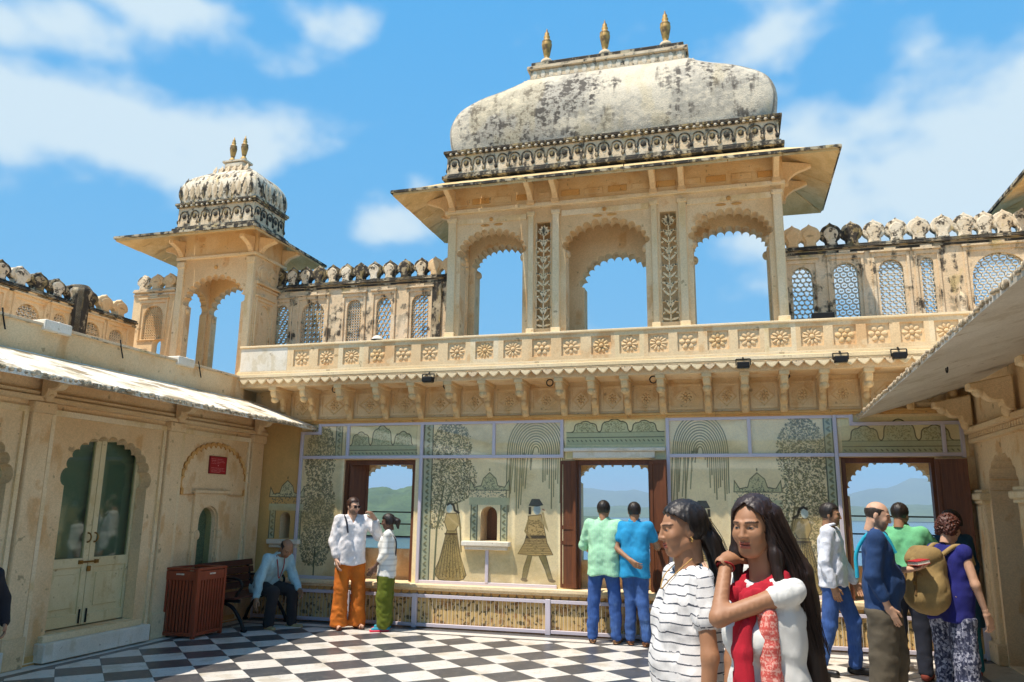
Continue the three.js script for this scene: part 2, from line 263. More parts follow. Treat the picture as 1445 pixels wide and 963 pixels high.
// ---------- front gallery: painted wall, window openings, brackets, balcony ----------
const muralTex = (() => { // flat paintings on the plaster of the front wall, 211 px to the metre
  const S = 211, W = 2048, Hh = 604, cv = document.createElement('canvas'); cv.width = W; cv.height = Hh; const c = cv.getContext('2d');
  const X = (x) => (x + 6.98) * S, Y = (y) => (2.86 - y) * S, r = mulberry(77), q = (a, b) => a + (b - a) * r();
  c.fillStyle = 'rgb(238,218,172)'; c.fillRect(0, 0, W, Hh);
  const olive = ['rgb(96,94,62)', 'rgb(116,112,78)', 'rgb(82,84,60)', 'rgb(134,122,80)', 'rgb(110,104,84)'];
  const leafAt = (x, y, L, col, ang) => { c.save(); c.translate(X(x), Y(y)); c.rotate(ang ?? q(0, 6.3)); c.globalAlpha = 0.78; c.fillStyle = col; c.beginPath(); c.ellipse(0, 0, L * S, L * S * 0.42, 0, 0, 7); c.fill(); c.restore(); };
  const cloudTree = (x0, x1, y0, y1, n, L, blobs) => { for (let i = 0; i < n; i++) { let x, y, ok = false; for (let k = 0; k < 8 && !ok; k++) { x = q(x0, x1); y = q(y0, y1); ok = blobs.some(([bx_, by, rx, ry]) => ((x - bx_) / rx) ** 2 + ((y - by) / ry) ** 2 < 1); } if (ok) leafAt(x, y, q(L * 0.6, L * 1.2), olive[Math.floor(r() * 5)]); } };
  const line = (pts, w, col) => { c.strokeStyle = col; c.lineWidth = w; c.beginPath(); pts.forEach(([x, y], i) => i ? c.lineTo(X(x), Y(y)) : c.moveTo(X(x), Y(y))); c.stroke(); };
  const poly = (pts, col, st) => { c.fillStyle = col; c.beginPath(); pts.forEach(([x, y], i) => i ? c.lineTo(X(x), Y(y)) : c.moveTo(X(x), Y(y))); c.closePath(); c.fill(); if (st) { c.strokeStyle = st; c.lineWidth = 2; c.stroke(); } };
  const strip = (x0, x1, y0, y1) => { c.fillStyle = 'rgb(180,182,150)'; c.fillRect(X(x0), Y(y1), (x1 - x0) * S, (y1 - y0) * S); line([[x0, y0], [x0, y1]], 3, 'rgb(74,84,72)'); line([[x1, y0], [x1, y1]], 3, 'rgb(74,84,72)'); for (let y = y0 + 0.05; y < y1; y += 0.09) { leafAt((x0 + x1) / 2, y, 0.035, 'rgb(92,102,84)', 0.7); leafAt((x0 + x1) / 2, y + 0.03, 0.028, 'rgb(120,112,74)', -0.7); } };
  const crest = (x0, x1, y0, y1) => { c.fillStyle = 'rgb(224,210,162)'; c.fillRect(X(x0), Y(y1), (x1 - x0) * S, (y1 - y0) * S); c.fillStyle = 'rgb(176,178,140)'; c.fillRect(X(x0), Y(y0 + 0.17), (x1 - x0) * S, 0.17 * S); line([[x0, y0 + 0.17], [x1, y0 + 0.17]], 2, 'rgb(76,82,64)'); line([[x0, y0 + 0.1], [x1, y0 + 0.1]], 2, 'rgb(76,82,64)');
    const lobe = (cx, cy, w, h) => { c.fillStyle = 'rgb(190,188,146)'; c.strokeStyle = 'rgb(66,66,48)'; c.lineWidth = 2.4; c.beginPath(); c.moveTo(X(cx - w), Y(cy)); c.bezierCurveTo(X(cx - w * 0.55), Y(cy + 0.02), X(cx - w * 1.05), Y(cy + h * 0.75), X(cx - w * 0.35), Y(cy + h * 0.8)); c.quadraticCurveTo(X(cx), Y(cy + h * 1.15), X(cx + w * 0.35), Y(cy + h * 0.8)); c.bezierCurveTo(X(cx + w * 1.05), Y(cy + h * 0.75), X(cx + w * 0.55), Y(cy + 0.02), X(cx + w), Y(cy)); c.fill(); c.stroke(); for (let k = 0; k < 130; k++) leafAt(cx + q(-w, w) * 0.62, cy + q(0.02, 0.82) * h, 0.009, k % 2 ? 'rgb(110,114,84)' : 'rgb(134,122,84)'); };
    const m = (x0 + x1) / 2, w = (x1 - x0); lobe(m, y0 + 0.17, w * 0.17, (y1 - y0) - 0.19); lobe(m - w * 0.3, y0 + 0.17, w * 0.15, (y1 - y0) * 0.42); lobe(m + w * 0.3, y0 + 0.17, w * 0.15, (y1 - y0) * 0.42); for (let x = x0 + 0.03; x < x1; x += 0.06) leafAt(x, y0 + 0.055, 0.02, 'rgb(86,92,72)', 0.8); };
  const willow = (cx, yTop, w, yLow) => { for (let i = 0; i < 13; i++) { const rx = w * (0.1 + i * 0.072), ry = 0.07 + i * 0.03; const low = yLow - 0.25 + q(0, 0.4) + (i < 5 ? 0.3 : 0); c.strokeStyle = i % 2 ? 'rgb(150,142,104)' : 'rgb(126,120,88)'; c.lineWidth = 3; c.beginPath(); c.moveTo(X(cx - rx - 0.03 + q(-0.02, 0.02)), Y(low)); c.quadraticCurveTo(X(cx - rx + q(-0.03, 0.02)), Y((low + yTop) / 2), X(cx - rx), Y(yTop - 0.45)); c.bezierCurveTo(X(cx - rx), Y(yTop - 0.45 + ry * 1.6), X(cx + rx), Y(yTop - 0.45 + ry * 1.6), X(cx + rx), Y(yTop - 0.45)); c.lineTo(X(cx + rx * 0.98), Y(low + q(0, 0.25))); c.stroke(); } };
  const niche = (cx, y0, top) => { strip(cx - 0.26, cx - 0.17, y0, top - 0.42); strip(cx + 0.17, cx + 0.26, y0, top - 0.42); c.fillStyle = 'rgb(192,190,152)'; c.fillRect(X(cx - 0.29), Y(top - 0.36), 0.58 * S, 0.1 * S); poly([[cx - 0.29, top - 0.26], [cx - 0.28, top - 0.12], [cx - 0.22, top - 0.22], [cx - 0.12, top - 0.2], [cx - 0.09, top - 0.1], [cx, top - 0.02], [cx + 0.09, top - 0.1], [cx + 0.12, top - 0.2], [cx + 0.22, top - 0.22], [cx + 0.28, top - 0.12], [cx + 0.29, top - 0.26]], 'rgb(204,196,150)', 'rgb(80,84,66)'); for (let k = 0; k < 60; k++) leafAt(cx + q(-0.08, 0.08), top - q(0.08, 0.25), 0.01, 'rgb(104,108,86)'); for (let k = 0; k < 110; k++) leafAt(cx + q(-0.26, 0.26), top - q(0.2, 0.36), 0.011, 'rgb(82,92,80)'); leafAt(cx, top + 0.02, 0.02, 'rgb(80,76,50)', 1.57); };
  // left tree panel, lunettes, borders
  c.fillStyle = 'rgb(228,208,160)'; c.fillRect(X(-6.2), Y(2.8), 0.65 * S, 2.3 * S);
  cloudTree(-6.2, -5.64, 0.75, 2.75, 2600, 0.017, [[-5.92, 2.3, 0.25, 0.5], [-5.92, 1.6, 0.28, 0.5], [-5.92, 1.05, 0.25, 0.35]]); line([[-5.92, 0.6], [-5.92, 1.0]], 4, 'rgb(78,80,54)');
  strip(-5.68, -5.58, 2.3, 2.78); crest(-5.5, -4.38, 2.3, 2.79); strip(-4.27, -4.14, 0.58, 2.79);
  const lady = (x, mir) => { const f = (dx) => x + dx * mir; poly([[f(-0.03), 1.4], [f(0.07), 1.38], [f(0.1), 1.2], [f(0.15), 0.95], [f(0.24), 0.7], [f(0.2), 0.64], [f(0.02), 0.6], [f(-0.16), 0.63], [f(-0.23), 0.72], [f(-0.13), 0.95], [f(-0.08), 1.2]], 'rgb(168,146,92)', 'rgb(84,72,44)'); poly([[f(-0.07), 1.52], [f(0.08), 1.52], [f(0.12), 1.38], [f(0.06), 1.28], [f(-0.05), 1.28], [f(-0.1), 1.4]], 'rgb(182,158,104)', 'rgb(92,78,48)'); for (let k = 0; k < 260; k++) { const yy = q(0.62, 1.25), w = 0.06 + (1.25 - yy) * 0.24; leafAt(f(q(-w, w)), yy, 0.009, 'rgb(90,78,46)'); } for (let k = 0; k < 9; k++) { const t = k / 8 - 0.5; line([[f(t * 0.14), 1.24], [f(t * 0.3), 0.92], [f(t * 0.42), 0.66]], 1.4, 'rgb(74,64,40)'); } line([[f(-0.09), 1.24], [f(0.1), 1.24]], 5, 'rgb(84,66,40)'); line([[f(0.1), 1.5], [f(0.14), 1.34], [f(0.02), 1.42], [f(-0.07), 1.5]], 5, 'rgb(196,172,120)'); line([[f(-0.05), 1.64], [f(0.08), 1.66], [f(0.13), 1.4], [f(0.16), 1.0]], 4, 'rgb(112,100,62)'); c.fillStyle = 'rgb(196,206,196)'; c.beginPath(); c.ellipse(X(f(-0.03)), Y(1.585), 0.045 * S, 0.06 * S, 0, 0, 7); c.fill(); line([[f(-0.07), 1.63], [f(-0.02), 1.66], [f(0.03), 1.63], [f(0.05), 1.56], [f(0.12), 1.52]], 6, 'rgb(54,46,36)'); };
  const noble = (x, mir) => { const f = (dx) => x + dx * mir; poly([[f(-0.09), 1.02], [f(-0.16), 0.82], [f(-0.18), 0.68], [f(-0.12), 0.68], [f(-0.04), 1.0]], 'rgb(122,112,72)', 'rgb(76,68,44)'); poly([[f(0.03), 1.02], [f(0.13), 0.82], [f(0.18), 0.68], [f(0.24), 0.68], [f(0.14), 1.0]], 'rgb(122,112,72)', 'rgb(76,68,44)'); poly([[f(-0.1), 1.5], [f(0.08), 1.52], [f(0.13), 1.3], [f(0.16), 1.15], [f(0.24), 1.0], [f(0, ), 0.98], [f(-0.24), 1.0], [f(-0.15), 1.15], [f(-0.11), 1.3]], 'rgb(190,162,106)', 'rgb(92,76,46)'); for (let k = 0; k < 200; k++) { const yy = q(1.0, 1.45); leafAt(f(q(-0.12, 0.12)), yy, 0.012, 'rgb(112,94,56)', 0); } for (let k = 0; k < 12; k++) line([[f(-0.12 - k * 0.009), 1.24 - k * 0.021], [f(0.12 + k * 0.009), 1.25 - k * 0.021]], 1.4, 'rgb(92,78,48)'); line([[f(-0.13), 1.22], [f(0.14), 1.23]], 6, 'rgb(64,56,44)'); line([[f(0.06), 1.48], [f(0.15), 1.36], [f(0.12), 1.46], [f(0.1), 1.55]], 6, 'rgb(180,160,112)'); line([[f(-0.09), 1.46], [f(-0.14), 1.3], [f(-0.06), 1.2]], 6, 'rgb(150,128,80)'); leafAt(f(0.11), 1.585, 0.02, 'rgb(150,74,50)', 0.5); c.fillStyle = 'rgb(176,190,186)'; c.beginPath(); c.ellipse(X(f(0.02)), Y(1.585), 0.05 * S, 0.065 * S, 0, 0, 7); c.fill(); poly([[f(-0.09), 1.64], [f(-0.05), 1.72], [f(0.05), 1.72], [f(0.1), 1.65], [f(0.02), 1.63]], 'rgb(74,82,82)', 'rgb(50,54,54)'); line([[f(-0.08), 1.62], [f(-0.08), 1.52]], 7, 'rgb(56,52,44)'); leafAt(f(-0.15), 0.665, 0.05, 'rgb(60,50,36)', 0.2); leafAt(f(0.23), 0.665, 0.05, 'rgb(60,50,36)', 0.1); };
  willow(-2.62, 2.8, 0.42, 1.75); lady(-3.83, 1); line([[-4.06, 0.6], [-4.04, 1.3], [-3.95, 1.9]], 5, 'rgb(104,108,78)'); line([[-4.04, 1.3], [-3.85, 1.8]], 4, 'rgb(104,108,78)');
  cloudTree(-4.15, -3.45, 1.3, 2.78, 2300, 0.015, [[-3.85, 2.45, 0.3, 0.35], [-3.82, 2.0, 0.36, 0.35], [-4.05, 1.5, 0.12, 0.3]]); niche(-3.28, 1.16, 2.1); noble(-2.62, 1);
  // above the central door: scale-like flower crests
  c.fillStyle = 'rgb(222,208,160)'; c.fillRect(X(-2.2), Y(2.83), 1.36 * S, 0.56 * S); crest(-2.19, -0.87, 2.45, 2.82); c.fillStyle = 'rgb(196,194,156)'; c.fillRect(X(-2.19), Y(2.42), 0.2 * S, 0.14 * S); c.fillRect(X(-1.07), Y(2.42), 0.2 * S, 0.14 * S);
  // right panel
  willow(-0.42, 2.78, 0.36, 1.8); noble(-0.42, -1); niche(0.27, 1.16, 2.1); cloudTree(0.52, 1.1, 0.7, 2.78, 3600, 0.015, [[0.82, 2.3, 0.3, 0.5], [0.82, 1.5, 0.3, 0.7], [0.8, 1.0, 0.28, 0.35]]); lady(0.78, -1); strip(1.1, 1.2, 0.58, 2.79); crest(1.3, 2.62, 2.3, 2.76);
  // left niche surround on the ochre end strip
  c.fillStyle = 'rgb(206,168,104)'; c.fillRect(0, 0, X(-6.26), Hh); niche(-6.44, 1.12, 1.98);
  const im = c.getImageData(0, 0, W, Hh), d = new Uint8Array(W * Hh * 4);
  for (let j = 0; j < Hh; j++) for (let i = 0; i < W; i++) { const u = i / W, v = j / Hh, k = 0.92 + 0.16 * tf(u, v, 30, 9, 601, 5) + 0.06 * tn(u, v, 700, 200, 9), st = 0.35 * sst(0.52, 0.72, tf(u, v, 14, 6, 633, 5)), o = (j * W + i) * 4, p = ((Hh - 1 - j) * W + i) * 4; const cc = lerp3([im.data[o], im.data[o + 1], im.data[o + 2]], [186, 158, 96], st); d[p] = clamp(cc[0] * k, 0, 255); d[p + 1] = clamp(cc[1] * k, 0, 255); d[p + 2] = clamp(cc[2] * k, 0, 255); d[p + 3] = 255; }
  const t = new THREE.DataTexture(d, W, Hh); t.magFilter = t.minFilter = THREE.LinearFilter; t.colorSpace = THREE.SRGBColorSpace; t.needsUpdate = true; return t;
})();
M.mural = std({ map: muralTex, roughness: 0.8 });
M.plinthPaint = std({ map: tex(512, 256, (u, v) => { const a = tf(u, v, 40, 20, 651, 4), b = tf(u, v, 24, 12, 661, 4); let c = lerp3([220, 190, 130], [200, 164, 104], b); c = lerp3(c, [84, 72, 46], 0.8 * sst(0.58, 0.64, a)); c = lerp3(c, [150, 96, 56], 0.5 * sst(0.62, 0.68, b)); return c; }, 1.6, 0.8) });

// rosettes in three forms
function rosette(n, r, d) { const gs = [ellipsoid(0, 0, d * 0.4, r * 0.26, r * 0.26, d, 8, 6)]; for (let i = 0; i < n; i++) { const a = i / n * Math.PI * 2, g = ellipsoid(0, 0, 0, r * 0.36, r * 1.75 / n, d * 0.8, 8, 5); g.translate(r * 0.62, 0, 0); g.rotateZ(a); gs.push(g); } return fin(gs); }
const ROS = [rosette(8, 0.1, 0.03), rosette(6, 0.1, 0.032), rosette(12, 0.105, 0.028), rosette(10, 0.098, 0.035)];
const front = thing('front_gallery', 'painted cream lake-front wall with three openings, bracketed frieze and rosette balcony', 'building');
{
  const holes = [rect(-5.52, -4.4, 0.57, 2.26), rect(-2.07, -1.05, 0.57, 2.25), rect(1.27, 2.33, 0.57, 2.27)];
  const nich = [roundArch(-6.44, 0.085, 1.12, 1.5), roundArch(-3.28, 0.12, 1.16, 1.62), roundArch(0.27, 0.12, 1.16, 1.62)];
  const wall = put('wall', ext(shapeOf(rect(-7.1, 2.9, 0, 3.3), [...holes, ...nich]), -10.85, ZW - 0.004), M.plaster, front);
  const outer = [cusped(-4.93, 0.5, 0.6, 1.78, 2.2, 15), cusped(-1.56, 0.5, 0.6, 1.95, 2.18, 11, 0.55), cusped(1.88, 0.49, 0.6, 1.8, 2.22, 15)];
  put('outer_arch', ext(shapeOf(rect(-7.1, 2.9, -3, 3.3), outer), -11.02, -10.855), M.plaster, front);
  for (const [x0, x1, y] of [[-5.5, -4.4, 1.0], [-2.1, -1.0, 0.92], [1.3, 2.45, 0.95]]) put('sill_wall', bx(x0, x1, 0.5, y, -11.0, -10.87), M.plaster, front);
  for (const [x0, x1, ys] of [[-5.45, -4.42, [1.17, 1.35, 1.52]], [-2.07, -1.05, [1.1]], [1.38, 2.4, [1.12, 1.34, 1.56]]]) for (const y of ys) put('guard_bar', bar([x0, y, -10.93], [x1, y, -10.93], 0.011), M.iron, front);
  const painted = (name, x0, x1, y0, y1, hs = []) => { const g = clean(ext(shapeOf(rect(x0, x1, y0, y1), hs), ZW - 0.003, ZW + 0.003)); const p = g.attributes.position, uv = new Float32Array(p.count * 2); for (let i = 0; i < p.count; i++) { uv[2 * i] = (p.getX(i) + 6.98) * 211 / 2048; uv[2 * i + 1] = 1 - (2.86 - p.getY(i)) * 211 / 604; } g.setAttribute('uv', new THREE.BufferAttribute(uv, 2)); return put(name, g, M.mural, front, false); };
  painted('painted_panel', -6.89, -6.25, 0.57, 2.83, [nich[0]]).userData.label = 'ochre strip with a small niche in a painted frame';
  painted('painted_panel', -6.245, -5.525, 0.57, 2.83).userData.label = 'tall painted tree dense with olive leaves';
  painted('painted_panel', -5.52, -4.395, 2.27, 2.83).userData.label = 'green painted flower crest above a window';
  painted('painted_panel', -4.39, -2.24, 0.57, 2.83, [nich[1]]).userData.label = 'mural of a lady and a walking nobleman under a willow';
  painted('painted_panel', -2.235, -0.84, 2.26, 2.83).userData.label = 'scalloped flower crests above the central window';
  painted('painted_panel', -0.835, 1.255, 0.57, 2.83, [nich[2]]).userData.label = 'mural with willow, nobleman and leafy tree';
  painted('painted_panel', 1.26, 2.7, 2.275, 2.83).userData.label = 'green painted crest above the shaded window';
  for (const [x, w, y] of [[-3.28, 0.17, 1.12], [0.27, 0.17, 1.12], [-6.44, 0.12, 1.07]]) { put('niche_back', bx(x - w, x + w, y - 0.05, y + 0.6, -10.84, -10.80), M.shutter, front); }
  put('niche_shelf', [bx(-3.64, -2.96, 1.09, 1.155, ZW, ZW + 0.12, 0.012), bx(-3.6, -3.0, 1.04, 1.09, ZW, ZW + 0.08, 0.01)], M.white, front);
  put('niche_shelf', [bx(-0.06, 0.6, 1.09, 1.155, ZW, ZW + 0.12, 0.012), bx(-0.03, 0.57, 1.04, 1.09, ZW, ZW + 0.08, 0.01)], M.white, front);
  put('niche_shelf', [bx(-6.68, -6.16, 1.04, 1.11, ZW, ZW + 0.09, 0.012), bx(-6.65, -6.2, 0.99, 1.04, ZW, ZW + 0.06, 0.01)], M.white, front);
  put('lintel', [bx(-2.22, -0.86, 2.36, 2.41, ZW, ZW + 0.07, 0.01), bx(-2.1, -1.0, 2.27, 2.36, ZW, ZW + 0.045, 0.01)], M.white, front);
  // window frames and shutters
  const leaf = (x, z, w, ry, y0 = 0.585, y1 = 2.24) => { // a panelled wooden shutter leaf, hinged at x, z
    const s = new THREE.Group(); s.name = 'shutter'; s.position.set(x, 0, z); s.rotation.y = ry; front.add(s); const t = 0.035, e = 0.045;
    put('stile', bx(0, e, y0, y1, 0, t, 0.004), M.shutter, s); put('stile', bx(w - e, w, y0, y1, 0, t, 0.004), M.shutter, s);
    const cuts = [y0, y0 + 0.55, y0 + 0.75, y1 - 0.05]; for (let i = 0; i < cuts.length - 1; i++) { put('rail', bx(e, w - e, cuts[i], cuts[i] + 0.05, 0.002, t - 0.002), M.shutter, s); put('panel', bx(e, w - e, cuts[i] + 0.05, cuts[i + 1], 0.01, t - 0.012), M.shutter, s); }
    put('rail', bx(e, w - e, y1 - 0.05, y1, 0.002, t - 0.002), M.shutter, s); return s;
  };
  leaf(-2.055, ZW + 0.03, 0.24, Math.PI - 0.12); leaf(-2.06, ZW + 0.05, 0.25, Math.PI + 0.35 - 0.7); leaf(-1.065, ZW + 0.01, 0.24, 0.12); leaf(-1.06, ZW + 0.06, 0.24, -0.4);
  leaf(-5.5, ZW - 0.03, 0.3, 1.25); leaf(-5.46, ZW - 0.05, 0.3, 0.85); leaf(-4.42, ZW - 0.04, 0.3, Math.PI - 1.35); leaf(1.29, ZW - 0.03, 0.3, 1.45); leaf(2.31, ZW + 0.01, 0.36, 0.12); leaf(2.31, ZW + 0.05, 0.34, 0.0 - 0.25);
  for (const [x0, x1, y1] of [[-5.52, -4.4, 2.255], [-2.07, -1.05, 2.245], [1.27, 2.33, 2.265]]) { put('window_frame', [bx(x0 + 0.002, x0 + 0.05, 0.58, y1, ZW - 0.14, ZW - 0.03), bx(x1 - 0.05, x1 - 0.002, 0.58, y1, ZW - 0.14, ZW - 0.03), bx(x0 + 0.05, x1 - 0.05, y1 - 0.06, y1, ZW - 0.14, ZW - 0.03)], M.shutter, front); }
  // plinth with ledge and hanging petal trim
  put('plinth', bx(XL - 0.1, XR + 0.1, 0, 0.5, ZW, -10.44), M.plaster, front);
  put('plinth_painting', bx(-6.88, 2.7, 0.05, 0.43, -10.44, -10.434), M.plinthPaint, front);
  const ledge = put('ledge', [bx(-6.88, 2.72, 0.515, 0.57, ZW, -10.36, 0.012), bx(-6.88, 2.72, 0.485, 0.515, ZW, -10.395)], M.cream, front);
  const pet = (() => { const s = new THREE.Shape(); s.moveTo(-0.055, 0); s.quadraticCurveTo(-0.055, -0.05, 0, -0.068); s.quadraticCurveTo(0.055, -0.05, 0.055, 0); return fin(ext(s, 0, 0.025, 0.006)); })();
  for (let x = -6.8; x < 2.65; x += 0.118) piece('petal', pet, M.ochre, ledge, x, 0.486, -10.432);
  // frieze between the brackets
  put('frieze_wall', bx(-7.0, 2.8, 2.86, 3.3, ZW - 0.003, ZW + 0.03), M.soffit, front);
  put('string_course', [bx(-6.95, 2.75, 2.82, 2.865, ZW, ZW + 0.075, 0.012), bx(-6.95, 2.75, 2.795, 2.822, ZW, ZW + 0.05)], M.ochre, front);
  const bxs = [-6.5, -6.02, -5.44, -4.86, -4.31, -3.76, -3.27, -2.75, -2.2, -1.77, -1.33, -0.87, -0.29, 0.17, 0.64, 1.1, 1.6, 2.1, 2.55];
  const brk = (() => { const s = new THREE.Shape(); s.moveTo(0, 0.47); s.lineTo(0.46, 0.47); s.lineTo(0.46, 0.4); s.quadraticCurveTo(0.46, 0.33, 0.4, 0.31); s.quadraticCurveTo(0.37, 0.24, 0.31, 0.32); s.quadraticCurveTo(0.2, 0.33, 0.17, 0.24); s.quadraticCurveTo(0.16, 0.14, 0.1, 0.1); s.quadraticCurveTo(0.09, 0.03, 0.03, 0); s.lineTo(0, 0); const g = ext(s, -0.045, 0.045, 0.014); g.rotateY(-Math.PI / 2); const p = [g, ellipsoid(0, 0.29, 0.38, 0.058, 0.05, 0.06), bx(-0.062, 0.062, 0.42, 0.475, 0, 0.48, 0.01), ellipsoid(0, 0.06, 0.05, 0.05, 0.055, 0.05), ellipsoid(0, 0.18, 0.14, 0.053, 0.06, 0.06)]; return fin(p); })();
  for (const x of bxs) piece('bracket', brk, M.soffit, front, x, 2.83, ZW + 0.03);
  const dia = (() => { const gs = []; const s = shapeOf([V2(-0.15, 0), V2(0, -0.13), V2(0.15, 0), V2(0, 0.13)], [[V2(-0.125, 0), V2(0, -0.108), V2(0.125, 0), V2(0, 0.108)]]); gs.push(ext(s, 0, 0.014)); const q = rosette(8, 0.075, 0.02); q.deleteAttribute('uv'); gs.push(q); return fin(gs); })();
  for (let i = 0; i < bxs.length - 1; i++) { const x = (bxs[i] + bxs[i + 1]) / 2, w = (bxs[i + 1] - bxs[i]) / 0.52; piece('frieze_flower', dia, M.soffit, front, x, 3.06, ZW + 0.03, 0, [w, 1, 1]); }
  for (let i = 0; i < bxs.length - 1; i++) { const a = bxs[i] + 0.07, b = bxs[i + 1] - 0.07; put('frieze_border', ext(shapeOf(rect(a, b, 2.9, 3.24), [rect(a + 0.03, b - 0.03, 2.93, 3.21)]), ZW + 0.03, ZW + 0.045), M.soffit, front); }
  // balcony
  put('balcony_slab', [bx(-7.1, 3.0, 3.3, 3.4, -11.02, -9.99, 0.01), bx(-7.06, 3.0, 3.4, 3.43, -10.3, -9.93, 0.008)], M.plaster, front);
  const tooth = (() => { const s = new THREE.Shape(); s.moveTo(-0.072, 0.03); s.lineTo(-0.072, 0); s.quadraticCurveTo(-0.04, -0.045, 0, -0.062); s.quadraticCurveTo(0.04, -0.045, 0.072, 0); s.lineTo(0.072, 0.03); return fin(ext(s, 0, 0.035, 0.008)); })();
  for (let x = -6.95, i = 0; x < 2.95; x += 0.149, i++) piece('drip_tooth', tooth, i % 7 === 3 ? M.weathered : M.cream, front, x, 3.395, -9.965);
  const par = thing('balcony_parapet', 'cream balcony parapet with a row of carved rosette panels', 'parapet');
  put('core', bx(-7.05, 3.0, 3.43, 3.885, -10.09, -9.975), M.plaster, par);
  put('base_moulding', [bx(-7.05, 3.0, 3.43, 3.49, -9.99, -9.925, 0.012), bx(-7.05, 3.0, 3.49, 3.53, -9.99, -9.945, 0.008)], M.cream, par);
  put('coping', bx(-7.07, 3.0, 3.885, 3.92, -10.11, -9.93, 0.01), M.cream, par);
  put('plain_panel', bx(-7.05, -6.26, 3.53, 3.885, -9.99, -9.95, 0.006), M.white, par);
  const cxs = []; for (let i = 0; i < 24; i++) cxs.push(i < 12 ? -6.03 + i * 0.4015 : -6.03 + 11 * 0.4015 + (i - 11) * 0.371);
  for (let i = 0; i < cxs.length; i++) {
    const a = i ? (cxs[i - 1] + cxs[i]) / 2 : -6.26, b = i < cxs.length - 1 ? (cxs[i] + cxs[i + 1]) / 2 : cxs[i] + 0.19, x = cxs[i];
    const f = put('panel_frame', ext(shapeOf(rect(a, b, 3.53, 3.885), [rect(x - 0.13, x + 0.13, 3.585, 3.83)]), -9.99, -9.95), i % 5 === 2 ? M.cream : M.plaster, par);
    piece('rosette', ROS[(i * 7 + (i >> 2)) % 4], i % 4 < 3 ? M.plaster : M.soffit, f, x, 3.707, -9.974, 0, [1.15, 1.1, 0.6]);
  }
}
// iron rings and floodlights on the balcony
for (const [x, where] of [[-5.52, 'above the leafy tree panel by the corner'], [-3.8, 'above the painted lady'], [-2.33, 'over the shutter beside the walking nobleman'], [-0.96, 'over the shutter beside the willow mural'], [0.66, 'above the broad leafy mural tree']]) { const g = new THREE.TorusGeometry(0.045, 0.008, 6, 14); g.translate(0, -0.05, 0); const o = put('iron_ring', [g, bar([0, 0, 0], [0, 0.03, 0], 0.01)], M.iron, scene); o.position.set(x, 3.30, -10.08); tag(o, `small iron ring under the balcony, ${where}`, 'ring', 'iron rings under the balcony'); }
{
  const lamps = [[-4.0, 3.32, -9.88, 'black floodlight below the petal edging, nearest the shuttered window'], [0.16, 3.37, -9.88, 'slim black floodlight on the balcony edge above the leafy mural tree'], [1.28, 3.4, -9.88, 'black floodlight on the balcony edge beside a dark stain'], [1.92, 3.42, -9.88, 'black floodlight on the balcony edge close to the sloping eave']];
  for (const [x, y, z, label] of lamps) { const o = thing('floodlight', label, 'lamp', 'floodlights on the balcony'); o.position.set(x, y, z); put('housing', bx(-0.075, 0.075, -0.045, 0.03, -0.05, 0.05, 0.012), M.iron, o); put('yoke', [bar([-0.085, -0.01, 0], [-0.085, 0.07, -0.01], 0.008), bar([0.085, -0.01, 0], [0.085, 0.07, -0.01], 0.008), bar([-0.085, 0.07, -0.01], [0.085, 0.07, -0.01], 0.008), bar([0, 0.07, -0.01], [0, 0.1, -0.06], 0.012)], M.iron, o); put('lens', bx(-0.06, 0.06, -0.052, -0.044, -0.038, 0.038), M.greenGlass, o); }
  const d = thing('dome_lamp', 'white domed lamp sitting on the balcony parapet', 'lamp'); d.position.set(-4.86, 3.92, -10.02); put('shade', new THREE.SphereGeometry(0.085, 14, 7, 0, 6.3, 0, 1.57), M.white, d); put('collar', new THREE.CylinderGeometry(0.092, 0.092, 0.02, 14), M.iron, d).position.y = 0.01;
  const s = thing('speaker_box', 'small black box standing on the parapet beside the large pavilion', 'speaker'); s.position.set(1.13, 3.92, -10.02); put('cabinet', bx(-0.13, 0.13, 0, 0.08, -0.06, 0.06, 0.008), M.iron, s); put('grille', bx(-0.12, 0.12, 0.01, 0.07, 0.06, 0.066), M.iron, s);
}
